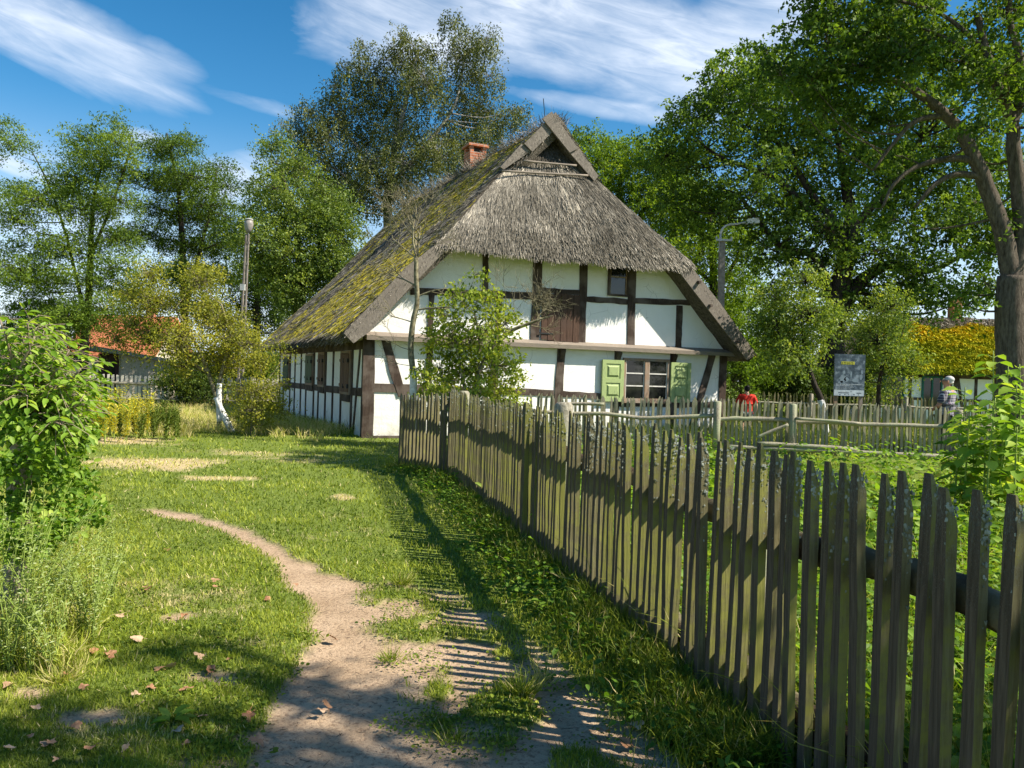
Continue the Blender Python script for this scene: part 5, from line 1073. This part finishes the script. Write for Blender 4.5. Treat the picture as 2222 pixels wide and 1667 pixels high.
def plaid(t):
    v = t.coord('Object'); s = t.new('ShaderNodeSeparateXYZ'); t.l.new(v, s.inputs[0])
    a = t.math('GREATER_THAN', t.math('FRACT', t.math('MULTIPLY', s.outputs[0], 19.)), .70); b = t.math('GREATER_THAN', t.math('FRACT', t.math('MULTIPLY', s.outputs[2], 17.)), .74)
    c_ = t.math('GREATER_THAN', t.math('FRACT', t.math('MULTIPLY', t.math('ADD', s.outputs[0], .02), 9.5)), .8)
    k = t.math('ADD', t.math('MULTIPLY', a, .6), t.math('MULTIPLY', b, .45), clamp=True)
    return t.mix(t.math('MULTIPLY', c_, .35), t.mix(k, (.055, .055, .085), (.52, .50, .52)), (.35, .22, .26))
skin1 = plain('skin_ruddy', (.52, .26, .18), .6); skin2 = plain('skin_light', (.55, .33, .23), .6)
ml = at(2054, 900, 18.1); ml[2] = 0
person('grey-haired man in a checked short-sleeved shirt, facing away to the left behind the garden fence', ml, 1.80, math.radians(42), skin1, plain('grey_hair', (.50, .49, .48), .9), surf('checked_cloth', plaid, .9), plain('dark_trousers', (.05, .05, .07)), True, True, math.radians(28), 'hold').scale = (1.22, 1.22, 1.02)
bl2 = at(1619, 900, 21.8); bl2[2] = 0
person('dark-haired boy in a bright red T-shirt seen from behind beyond the garden fence', bl2, 1.47, math.radians(4), skin2, plain('black_hair', (.012, .010, .009), .6), plain('red_cloth', (.62, .035, .02), .8), plain('grey_shorts', (.10, .12, .13)), arm='down', shorts=True).scale = (1.15, 1.1, 1.)
# ------------------------------------------------------------------ herbs and ground cover
def frus(n, y0, y1, xl=-.72, xr=.72, pw=1.0):
    """sample ground points, density falling with distance"""
    u_ = R.uniform(0, 1, n); y = 1 / (1 / y0 ** pw + u_ * (1 / y1 ** pw - 1 / y0 ** pw)) ** (1 / pw); x = y * R.uniform(xl, xr, n); return x, y
def lawn(name, n, y0, y1, hh, wd, pw=1.0, xr=.72):
    x, y = frus(n, y0, y1, -.76, xr, pw)
    keep = R.uniform(0, 1, n) > np.clip(dirtf(x, y) * 1.02, 0, 1); inhouse = ((x - C0[0]) * Uv[0] + (y - C0[1]) * Uv[1] > -.05) & ((x - C0[0]) * Vv[0] + (y - C0[1]) * Vv[1] > -.05) & ((x - C0[0]) * Uv[0] + (y - C0[1]) * Uv[1] < 10.4)
    keep &= ~inhouse
    x, y = x[keep], y[keep]; n = len(x); wd = wd * y / 3.2; hh = hh * (y / 3.2) ** .38; dr = dryf(x, y); z = gz(x, y)
    clump = fbm(x * 2.2, y * 2.2, 201, 4); h_ = hh * R.uniform(.45, 1.25, n) * (.55 + .9 * clump) * (1 + .4 * (R.uniform(0, 1, n) < .03))
    A = np.stack([R.normal(0, .45, n), R.normal(0, .45, n), np.ones(n)], 1); A = np.where((R.uniform(0, 1, n) < .25 * dr + .05)[:, None], A * (2.2, 2.2, .5), A)
    tone = .26 + (clump - .5) * .75 + R.normal(0, .12, n) + .22 * fbm(x * .6, y * .6, 203, 2); isdry = R.uniform(0, 1, n) < (dr * .85 + .05)
    tone = np.where(isdry, R.uniform(.70, 1., n), np.clip(tone, 0, .68))
    V, Fc, k = scatter(T_BLADE, np.stack([x, y, z - .005], 1), A, rdir(n, 0), h_, wd * R.uniform(.7, 1.4, n))
    return tag(fastmesh(name, V, Fc, M_['grass'], None, np.repeat(tone, k)), kind='stuff', label='short mown grass on the lawn', cat='grass')
lawn('lawn_grass', 330000, 2.1, 26., .034, .0036, 1.05, .45)
lawn('lawn_grass', 50000, 22., 70., .034, .0036, 1.3, .72)

def grassband(name, label, x, y, hh, wd, tb, droop=.5, drym=.08):
    n = len(x); z = gz(x, y); A = np.stack([R.normal(0, .38, n), R.normal(0, .38, n), np.ones(n)], 1); O = np.stack([x, y, z], 1)
    h_ = hh * R.uniform(.5, 1.3, n)
    # two-piece bent blades
    V1, F1, k = scatter(T_STRAW, O, A, rdir(n), h_ * .55, np.full(n, wd) * R.uniform(.7, 1.3, n))
    An = unit(A); O2 = O + An * (h_ * .55)[:, None]; A2 = An + np.stack([R.normal(0, droop, n), R.normal(0, droop, n), -np.abs(R.normal(0, droop * .5, n))], 1)
    V2, F2, k2 = scatter(T_BLADE, O2, A2, rdir(n), h_ * .55, np.full(n, wd * .75))
    tone = np.clip(tb + R.normal(0, .14, n), 0, .68); tone = np.where(R.uniform(0, 1, n) < drym, R.uniform(.72, .95, n), tone)
    F1t = np.concatenate([F1[:, [0, 1, 2]], F1[:, [0, 2, 3]]]); 
    return tag(fastmesh(name, np.concatenate([V1, V2]), np.concatenate([F1t, F2 + len(V1)]), M_['grass'], None, np.concatenate([tone, tone, np.repeat(tone, k2)])), kind='stuff', label=label, cat='grass')
# long grass along the fence (path side, then garden side)
n = 42000; y = 1 / (1 / 2.2 + R.uniform(0, 1, n) * (1 / 13.2 - 1 / 2.2)); off = -np.abs(R.normal(0, .19, n)) + .05; cl_ = fbm(y * 2.3, off * 3, 301, 4)
x = np.where(y < 11.84, fx(y), -.88 + (y - 11.84) * -.76) + off; k_ = cl_ > .36
grassband('verge_grass', 'long dark green grass along the foot of the mossy picket fence', x[k_], y[k_], .17, .005, .22)
n = 26000; x, y = frus(n, 4.0, 9.5, -.74, -.30, 1.); d_ = (-.50 * y - x); k_ = (d_ > -.1 + .35 * fbm(x * 2, y * 2, 303, 3)) & (x > -.9 * y)
grassband('bank_grass', 'tall pale grass around the elder bush at the left edge', x[k_], y[k_], .15, .006, .50, drym=.22)
n = 42000; x, y = frus(n, 15.5, 34, -.75, -.05, .6); P_ = np.array([project(a, b, 0) for a, b in zip(x[::1], y[::1])]) if 0 else None
r_ = (x < -2.2 - (y - 15) * .33) & (fbm(x * .7, y * .5, 305, 3) > .34 * sst(22 - y, 0, 4)); r_ &= (y > 17.2)
xx_, yy_ = x[r_], y[r_]; ob = grassband('meadow_grass', 'long straw-coloured meadow grass beyond the lawn at the left', xx_, yy_, .24, .014, .55, .35, .82)
n = 9000; x = R.uniform(-9, -3.2, n); y = 18.2 + R.uniform(0, 12.5, n); hu = (x - C0[0]) * Uv[0] + (y - C0[1]) * Uv[1]; k_ = (hu < -.04) & (hu > -.5 * R.uniform(0, 1, n)) & (fbm(x * 1.5, y * 1.5, 306, 3) > .42)
grassband('wall_foot_weeds', 'dark weeds along the foot of the shaded side wall', x[k_], y[k_], .30, .016, .12, .7, .02)

# leafy weeds (broad leaves) as clumps
def leafclump(P, nl, L, h_, spread_, tone, out):
    for (x, y) in P:
        n = nl; a = R.uniform(0, 2 * math.pi, n); r = spread_ * R.uniform(0, 1, n) ** .6; z = float(gz(x, y)) + h_ * R.uniform(.1, 1, n) * (1 - .5 * (r / spread_) ** 2)
        out.append((np.stack([x + np.cos(a) * r, y + np.sin(a) * r, z], 1), np.stack([np.cos(a), np.sin(a), R.uniform(-.5, .7, n)], 1), np.full(n, L) * R.uniform(.6, 1.3, n), np.clip(tone + R.normal(0, .16, n), 0, 1)))
def leafobj(name, label, out, mat, asp=.6, cat='plant', parent=None, T=T_LEAF, kind='stuff'):
    O, A, L, tn = [np.concatenate(q) for q in zip(*out)]
    o = leaves(name, O, L, asp, tn, mat, parent, T, A=A, N=np.tile((0, 0, 1.), (len(O), 1)) + R.normal(0, .45, (len(O), 3)))
    if parent is None: tag(o, label, cat, kind=kind)
    return o
out = []; Q = []
for _ in range(230): y = R.uniform(2.6, 12.5); Q.append(((fx(y) if y < 11.84 else fx(11.84) - (y - 11.84) * .76) - abs(R.normal(0, .22)) - .02, y))
leafclump(Q, 26, .05, .15, .16, .40, out); leafobj('verge_weeds', 'small leafy weeds in the shade below the mossy picket fence', out, L_bright)
out = []; Q = []
for _ in range(1500):
    y = 1 / (1 / 3.2 + R.uniform() * (1 / 16. - 1 / 3.2)); x = y * R.uniform(-.72, .3)
    if dirtf(np.array([x]), np.array([y]))[0] > .5 or fbm(np.array([x * 1.3]), np.array([y * 1.3]), 401, 3)[0] < .47: continue
    Q.append((x, y))
leafclump(Q, 16, .022, .022, .10, .42, out); leafobj('lawn_clover', 'low patches of small round leaves among the short lawn grass', out, L_yel2, .8)
out = []; Q = []
for _ in range(380):
    y = 1 / (1 / 3.3 + R.uniform() * (1 / 8. - 1 / 3.3)); x = fx(y) - R.uniform(.3, 1.6)
    if fbm(np.array([x * 2.3]), np.array([y * 2.3]), 402, 3)[0] < .50: continue
    Q.append((x, y))
leafclump(Q, 16, .017, .015, .09, .45, out); leafobj('path_edge_clover', 'low leafy growth creeping over the sand between the path and the fence', out, L_yel2, .8)
# garden greens behind the near fence
out = []; Q = []
for _ in range(1500):
    y = 1 / (1 / 2.3 + R.uniform() * (1 / 17. - 1 / 2.3)); x = fx(y) + .25 + R.uniform(0, 1) * (y * .72 + .5 - fx(y))
    if y > 17.1: continue
    Q.append((x, y, y))
nearQ = [(a, b) for a, b, c in Q if c < 7]; farQ = [(a, b) for a, b, c in Q if c >= 7]
leafclump(nearQ, 44, .065, .42, .24, .52, out); leafclump(farQ, 40, .10, .50, .42, .55, out)
leafobj('garden_greens', 'dense bright green leaves covering the garden behind the near fence', out, L_bright, .65)
n = 30000; y = 1 / (1 / 2.2 + R.uniform(0, 1, n) * (1 / 15. - 1 / 2.2)); x = fx(y) + .12 + R.uniform(0, 1, n) * (y * .72 + .6 - fx(y)); k_ = y < 17.3 - .1 * x
grassband('garden_grass', 'tall bright grass between the garden plants behind the near fence', x[k_], y[k_], .38, .006, .46, .6, .12)

# stalk plants
def stalk_plant(name, label, cat, base, h_, lean, nleaf, L, mat, stem_mat, asp=.75, group=None, T=T_LEAF, r=.012, droop=-.25, start=.15, tone=.62, whorl=1, stems=1, spr=0., curve=.2):
    root = thing(name, label, cat, base, R.uniform(0, 6), group); mb = MB(); O, A, LL = [], [], []
    for s in range(stems):
        a0 = R.uniform(0, 6.28); e = np.array([math.cos(a0), math.sin(a0), 0]) * spr * R.uniform(.3, 1) * h_; hh = h_ * (R.uniform(.75, 1.05) if stems > 1 else R.uniform(.98, 1.04))
        P = smoothpath([np.zeros(3), e * .3 + (0, 0, hh * .4), e * .7 + np.array([lean * .5, 0, hh * .75]), e + np.array([lean, 0, hh])], 6); mb.tube(P, np.linspace(r, r * .45, len(P)), 6, .04)
        for k in range(nleaf // stems):
            q = start + (1 - start) * (k + .5) / (nleaf / stems); i_ = q * (len(P) - 1); p = P[int(i_)]; an = k * 2.4 + R.uniform(-.4, .4)
            dv = np.array([math.cos(an), math.sin(an), .45]); pl = L * (.35 if L > .1 else .1); 
            if L > .1: mb.tube([p, p + dv * pl], r * .3, 4, 0, cap=False)
            O.append(p + dv * pl); A.append((math.cos(an), math.sin(an), droop + R.normal(0, .25))); LL.append(L * R.uniform(.7, 1.15) * (1 - .45 * abs(q - .5)))
    mb.build('stem', stem_mat, root, True); n = len(O)
    leaves('foliage', np.array(O), np.array(LL), asp, np.clip(tone + R.normal(0, .16, n), 0, 1), mat, root, T, A=np.array(A), N=np.tile((0, 0, 1.), (n, 1)) + R.normal(0, .25, (n, 3)))
    return root
M_['green_stem'] = plain('green_stem', (.27, .35, .07)); 
sun_l = ['tallest sunflower stalk, its leafy tip beside the roadside tree trunk', 'short sunflower plant right behind the checked shirt of the man', 'sunflower stalk at the right edge of the picture', 'sunflower stalk with yellowing lower leaves at the left of its row',
         'second sunflower stalk to the right of the tallest one', 'sunflower stalk in front of the roadside tree trunk', 'low sunflower plant at the foot of the tallest stalk', 'bushy sunflower stalk between the man and the tallest stalk', 'thin sunflower stalk leaning right near the right edge', 'leftmost low sunflower plant of the row', 'broad sunflower plant just below the tallest tip', 'tall sunflower plant cut by the right edge of the picture', 'second tallest sunflower stalk right of the tallest tip', 'sunflower stalk with large pale leaves below the right edge of the trunk', 'short sunflower plant nearest to the garden fence post']
for k, (px, py, d) in enumerate([(2162, 762, 9.2), (2092, 848, 9.6), (2216, 850, 9.0), (2118, 930, 9.4), (2190, 870, 9.3), (2175, 905, 8.8), (2140, 960, 8.9), (2124, 872, 9.8), (2206, 930, 8.6), (2080, 900, 9.3), (2150, 870, 8.7), (2222, 790, 9.4), (2186, 800, 9.5), (2206, 840, 9.1), (2100, 905, 9.0)]):
    tp = at(px, py, d); b = tp.copy(); b[2] = 0
    stalk_plant('sunflower_plant', sun_l[k], 'sunflower', b, tp[2], R.normal(0, .05), int(15 + tp[2] * 9), .20, L_bright, M_['green_stem'], .78, 'sunflower stalks by the garden fence', start=.22, tone=.70, r=.014)
o_ = []; leafclump([(at(2150, 980, 9.2)[0], 9.2), (at(2210, 990, 9.2)[0], 9.2), (at(2100, 985, 9.6)[0], 9.6)], 50, .13, .8, .35, .75, o_)
leafobj('low_garden_leaves', 'yellowing leaves around the feet of the sunflowers', o_, L_yel, .7)
n = 60000; x = R.uniform(2.5, 17, n); y = R.uniform(18.2, 30, n); hu = (x - C0[0]) * Uv[0] + (y - C0[1]) * Uv[1]; hv_ = (x - C0[0]) * Vv[0] + (y - C0[1]) * Vv[1]; k_ = ((hv_ < -.1) | (hu > 10.5)) & (y > 18.3)
grassband('shade_toned_grass', 'tall grass under the apple trees behind the garden fence, coloured dark to stand for tree shade', x[k_], y[k_], .42, .016, .10, .6, .08)  # low blade tone paints in the tree shade behind the garden fence
# goldenrod and mugwort stands in the meadow
gl = L_golden
for k in range(34):
    px = 160 + k * 6.9 + R.uniform(-4, 4); g = G(px, R.uniform(935, 962)); g[2] = float(gz(g[0], g[1])); gd = (k % 5 in (1, 4)) or px > 330
    stalk_plant('mugwort_plant' if gd else 'goldenrod_plant', ('dark green mugwort among the tall yellow weeds of the meadow' if gd else 'tall yellow-flowered weed in the stand before the field fence'), 'weed', g, R.uniform(.55, .8) if gd else R.uniform(.85, 1.1), 0, 230, .095, L_dark if gd else gl, M_['green_stem'], .35, 'dark mugwort in the meadow' if gd else 'yellow weeds in the meadow', T=T_QUAD, r=.006, start=.15 if not gd else .05, tone=.75 if gd else .68, stems=6, spr=.16, droop=.6)
# near elder bush
def elder():
    d = 4.9; b = G(45, 1215); b = np.array([at(45, 1000, d)[0], d, 0.]); root = thing('elder_bush', 'bright leafy elder bush sprouting from a cut stump at the left edge', 'bush', b); mb = MB()
    st = smoothpath([np.array([-.02, 0, -.03]), np.array([0, 0, .4]), at(40, 1010, d) - b, at(48, 965, d) - b], 5); mb.tube(st, np.linspace(.085, .06, len(st)), 10, .12)
    mb.sphere(at(48, 958, d) - b, (.095, .08, .05), 9, 6, 0, .12); root_top = at(50, 950, d) - b
    tips = [(-40, 700), (10, 720), (40, 705), (75, 730), (110, 760), (140, 790), (165, 830), (120, 840), (90, 800), (60, 780), (20, 800), (-20, 760), (60, 860), (150, 880), (175, 800), (100, 700), (20, 860), (130, 920), (-30, 840), (185, 850), (150, 760), (0, 690), (55, 730), (90, 745), (125, 800), (30, 760), (70, 820), (110, 870), (-10, 800), (0, 740), (150, 850), (175, 870), (60, 700), (200, 820)]
    O, A, LL = [], [], []
    for (px, py) in tips:
        e = at(px, py, d + R.uniform(-.45, .45)) - b; m_ = root_top * .55 + e * .45 + R.normal(0, .04, 3) + (0, 0, .03); P = smoothpath([root_top, m_, e], 8); mb.tube(P, np.linspace(.016, .005, len(P)), 6, .08)
        for q in np.linspace(.40, 1., 11):
            p = P[int(q * (len(P) - 1))]
            for _ in range(2):    # compound leaf: rachis with leaflet pairs
                dv = rdir(1, .1)[0] * (1, 1, .45); dv = dv / np.linalg.norm(dv) + np.array([.15, 0, 0]); R_ = R.uniform(.14, .22); side = np.cross(dv, (0, 0, 1)); side /= np.linalg.norm(side) + 1e-6
                mb.tube([p, p + dv * R_ * .5 + (0, 0, .01), p + dv * R_ - (0, 0, .03)], .0022, 3, 0, cap=False)
                for w_ in (.45, .75, 1.):
                    c_ = p + dv * R_ * w_ - np.array([0, 0, .03 * w_ * w_])
                    for sg in ((-1, 1) if w_ < 1 else (0,)):
                        O.append(c_); A.append(dv * (.5 if sg else 1.) + side * sg + np.array([0, 0, -.45])); LL.append(R.uniform(.042, .08))
    for px, py in ((95, 850), (150, 850), (35, 870), (10, 880), (120, 880)):
        e = at(px, py, d) - b; mb.tube([root_top, e], [.018, .014], 7, .1)
    mb.build('stem', M_['dead_wood'], root, True); n = len(O)
    leaves('foliage', np.array(O), np.array(LL), .48, np.clip(.66 + R.normal(0, .2, n), 0, 1), L_bright, root, T_LEAF, A=np.array(A), N=np.tile((0, 0, 1.), (n, 1)) + R.normal(0, .35, (n, 3)))
elder()
out = []; 
for (px, py, r, d) in [(30, 930, 34, 4.5), (80, 985, 36, 4.5), (10, 1010, 40, 4.4), (110, 930, 36, 4.8), (120, 1020, 40, 4.7), (90, 960, 45, 5.2), (150, 990, 45, 5.1), (60, 1030, 50, 4.9), (175, 1050, 40, 5.1), (110, 1090, 50, 4.8), (30, 1100, 40, 4.6), (190, 1110, 40, 4.9), (20, 1170, 50, 4.3), (130, 1150, 40, 4.6), (70, 1180, 40, 4.4), (185, 940, 28, 5.3), (150, 900, 28, 5.3)]:
    n = 240; u_ = rdir(n) * R.uniform(0, 1, (n, 1)) ** .5 * r * mpp(d) * np.array([1, 1.6, 1]); c_ = at(px, py, d) + u_; c_[:, 2] = np.maximum(c_[:, 2], .04)
    out.append((c_, rdir(n, -.2), R.uniform(.025, .06, n), np.clip(.52 + R.normal(0, .18, n), 0, 1)))
O, A, L, tn = [np.concatenate(q) for q in zip(*out)]; tag(leaves('bramble_foliage', O, L, .62, tn, L_bright, None, T_LEAF, A=A, N=np.tile((0, -.3, 1.), (len(O), 1)) + R.normal(0, .5, (len(O), 3))), 'low tangle of green leaves below the elder bush', 'undergrowth', kind='stuff')
for k, (px, py, d) in enumerate([(15, 1000, 4.2), (60, 1010, 4.3), (100, 1060, 4.3), (140, 1090, 4.4), (30, 1080, 4.0), (180, 1120, 4.5), (215, 1120, 4.9), (250, 1050, 5.3), (75, 1130, 4.0), (120, 1170, 4.0), (205, 1170, 4.4), (-30, 1050, 4.0)]):
    tp = at(px, py, d); b = tp.copy(); b[2] = 0
    stalk_plant('mugwort_weed', 'silvery mugwort weed below the elder bush', 'weed', b, max(.2, tp[2] * .88), R.normal(.10, .12), 460, .034, L_silver, M_['green_stem'], .38, 'silvery mugwort at the left edge', T=T_QUAD, r=.0028, start=.05, tone=.55, stems=9, spr=.36, droop=.2)
dp = G(372, 1572); 
o = []; leafclump([(0, 0)], 13, .085, .05, .02, .45, o)
dr_ = thing('broadleaf_weed', 'small rosette of broad green leaves on the bare patch at the bottom left', 'plant', dp); leafobj('leaf_rosette', None, o, L_bright, .42, parent=dr_)
# tufts
for k, (px, py, n, hh, lab) in enumerate([(1130, 1505, 260, .13, 'coarse grass tuft on the sand beside the fence shadow'), (870, 1268, 200, .12, 'grass tuft in the shade at the edge of the sandy path'), (985, 1605, 90, .07, 'small grass tuft at the bottom of the sandy path'), (850, 1430, 110, .07, 'flat grass tuft in the middle of the sandy path'), (130, 1480, 160, .14, 'dry grass tuft beside the fallen leaves at the bottom left'), (30, 1400, 200, .22, 'tall dry grass tuft at the left edge of the lawn'), (1180, 1480, 70, .17, 'thin tuft of pale stalks by the fence shadow')]):
    g = G(px, py); a = R.uniform(0, 6.28, n); r = .07 * R.uniform(0, 1, n); O = np.stack([np.cos(a) * r, np.sin(a) * r, 0 * r], 1); A = np.stack([np.cos(a) * .6 + R.normal(0, .3, n), np.sin(a) * .6 + R.normal(0, .3, n), R.uniform(.5, 1.1, n)], 1)
    V, Fc, kk = scatter(T_BLADE, O, A, rdir(n), hh * R.uniform(.5, 1.2, n), np.full(n, .0038)); dry_ = k in (4, 5, 6); tn = np.where(R.uniform(0, 1, n) < (.7 if dry_ else .15), R.uniform(.72, .95, n), R.uniform(.1, .55, n))
    o = fastmesh('grass_tuft', V, Fc, M_['grass'], None, np.repeat(tn, kk)); o.location = g; tag(o, lab, 'grass tuft')
# fallen leaves
M_['dead_leaf'] = surf('brown_dead_leaf', lambda t: (t.mix(t.new('ShaderNodeObjectInfo').outputs['Random'], t.ramp(t.noise(t.coord(), 25, 4), [(.3, (.22, .09, .04)), (.7, (.46, .24, .12))]), t.ramp(t.noise(t.coord(), 25, 4), [(.3, (.36, .24, .14)), (.7, (.60, .44, .30))])), t.bump(t.noise(t.coord(), 60, 3), .5, .004)), .8)
lm = []
for k in range(6):
    nn = 22; a = np.linspace(0, 2 * math.pi, nn, endpoint=False); lob = 1 + (.10 + .05 * k) * np.cos(a * (5 if k % 2 else 3) + .3 * k) + R.normal(0, .11, nn); V = [(0, 0, .004)]
    for q, l in zip(a, lob): r = .024 * l; V.append((r * math.cos(q) * 1.25, r * math.sin(q), .004 + .012 * R.uniform(0, 1) + .016 * math.sin(q * (1 + k % 2) + k)))
    m = MB(); m.add(V, [(0, 1 + i, 1 + (i + 1) % nn) for i in range(nn)]); m.tube([(-.027, 0, .01), (-.05, .006, .004)], .0014, 4); lm.append(m.mesh('fallen_leaf', M_['dead_leaf'], True))
spots = [(137, 1475), (262, 1350), (318, 1288), (476, 1278), (268, 1338), (190, 1412), (205, 1425), (180, 1507), (375, 1455), (290, 1515), (300, 1535), (395, 1345), (365, 1352), (80, 1555), (40, 1570), (65, 1610), (95, 1620), (115, 1625), (270, 1632), (385, 1600), (440, 1560), (350, 1570), (410, 1500), (235, 1430), (245, 1440), (630, 1495), (480, 1395), (320, 1282), (470, 1265), (230, 1256), (225, 1267), (370, 1193), (272, 1178), (575, 1308), (660, 1338), (640, 1272), (705, 1540), (700, 1548), (1360, 1620), (1305, 1595), (560, 1622), (500, 1440), (455, 1460), (20, 1500), (65, 1432), (150, 1340), (340, 1460), (120, 1665), (15, 1640), (170, 1590), (240, 1575), (330, 1500), (430, 1430), (540, 1560), (720, 1390), (1385, 1575), (300, 1395), (200, 1640), (60, 1520), (410, 1625)]
for k, (px, py) in enumerate(spots):
    g = G(px + R.uniform(-6, 6), py + R.uniform(-4, 4)); o = link('fallen_leaf', lm[k % 6]); o.location = (g[0], g[1], float(gz(g[0], g[1])) + R.uniform(.012, .03)); s = R.uniform(.5, 1.15); o.scale = (s, s, s * .55); o.rotation_euler = (R.normal(0, .2), R.normal(0, .2), R.uniform(0, 6.3))
    tag(o, 'curled brown fallen leaf lying on the grass or sand', 'leaf', 'fallen leaves scattered beside the path')
# small twigs on the path, as one scatter of litter
mb = MB()
for _ in range(260):
    g = G(R.uniform(560, 1300), R.uniform(1250, 1660)); a = R.uniform(0, 6.28); l = R.uniform(.008, .05); z = float(gz(g[0], g[1])) - .012; mb.tube([(g[0], g[1], z), (g[0] + math.cos(a) * l, g[1] + math.sin(a) * l, z + .003)], .0012, 3, 0, cap=False)
tag(mb.build('path_litter', M_['bark_dark']), 'tiny dark twigs and needles scattered on the sandy path', 'litter', kind='stuff')
# tree outside the frame on the right, whose branches shade the foreground
root = thing('shade_tree', 'tree standing beside the viewer on the right, its branches shading the foreground', 'tree', (9.2, .2, 0)); mb = MB()
b = np.array([9.2, .2, 0]); tr = smoothpath([np.array([0, 0, -.05]), np.array([.05, 0, 3.]), np.array([-.1, 0, 5.4]), np.array([-.2, .1, 8.])], 5); mb.tube(tr, np.linspace(.28, .1, len(tr)), 10, .06)
Cs = []
SH = []
for (px, py, r) in [(60, 1600, .34), (220, 1650, .36), (380, 1640, .30), (520, 1600, .26), (120, 1545, .18), (440, 1550, .16), (640, 1475, .13), (700, 1500, .10), (560, 1480, .12), (830, 1500, .12), (900, 1530, .13), (690, 1600, .16), (820, 1640, .14), (960, 1640, .13), (620, 1660, .2), (300, 1570, .16), (-100, 1600, .4), (450, 1400, .10), (330, 1420, .09), (1100, 1660, .12)]:
    g_ = G(px, py); zz_ = R.uniform(5.8, 6.8); SH.append((g_[0] + S[0] / S[2] * zz_, g_[1] + S[1] / S[2] * zz_, zz_, r * .52))
for (y_, z_, r) in [(2.45, 1.05, .16), (2.1, .8, .3), (2.75, .45, .2), (3.0, .9, .12), (2.5, .3, .25), (3.3, .5, .12), (2.3, 1.4, .2), (2.9, 1.3, .1)]:
    zz_ = R.uniform(4.9, 5.8); SH.append((fx(y_) + S[0] / S[2] * (zz_ - z_), y_ + S[1] / S[2] * (zz_ - z_), zz_, r * .5))
for (x, y, z, r) in SH + [(8.6, 1.2, 7., .9), (10, .8, 7.4, 1.2), (9, -1, 7.6, 1.3), (8.9, 2.5, 6.6, .4)]:
    c_ = np.array([x, y, z]); mb.tube(smoothpath([tr[10], (tr[10] + c_ - b) / 2 + (0, 0, .2), c_ - b], 4), .035, 5, .08); Cs.append(c_ + rdir(int(60 * r * r + 3)) * R.uniform(0, 1, (int(60 * r * r + 3), 1)) ** .5 * r)
Cs = np.concatenate(Cs); O = np.repeat(Cs, 24, 0) + R.normal(0, .13, (len(Cs) * 24, 3)) * (1, 1, .5); leaves('crown', O - b, .10, .6, np.clip(.45 + R.normal(0, .15, len(O)), 0, 1), L_oak, root); mb.build('trunk', M_['bark'], root, True)
print('TOTAL faces', sum(len(o.data.polygons) for o in scene.objects if o.type == 'MESH'))
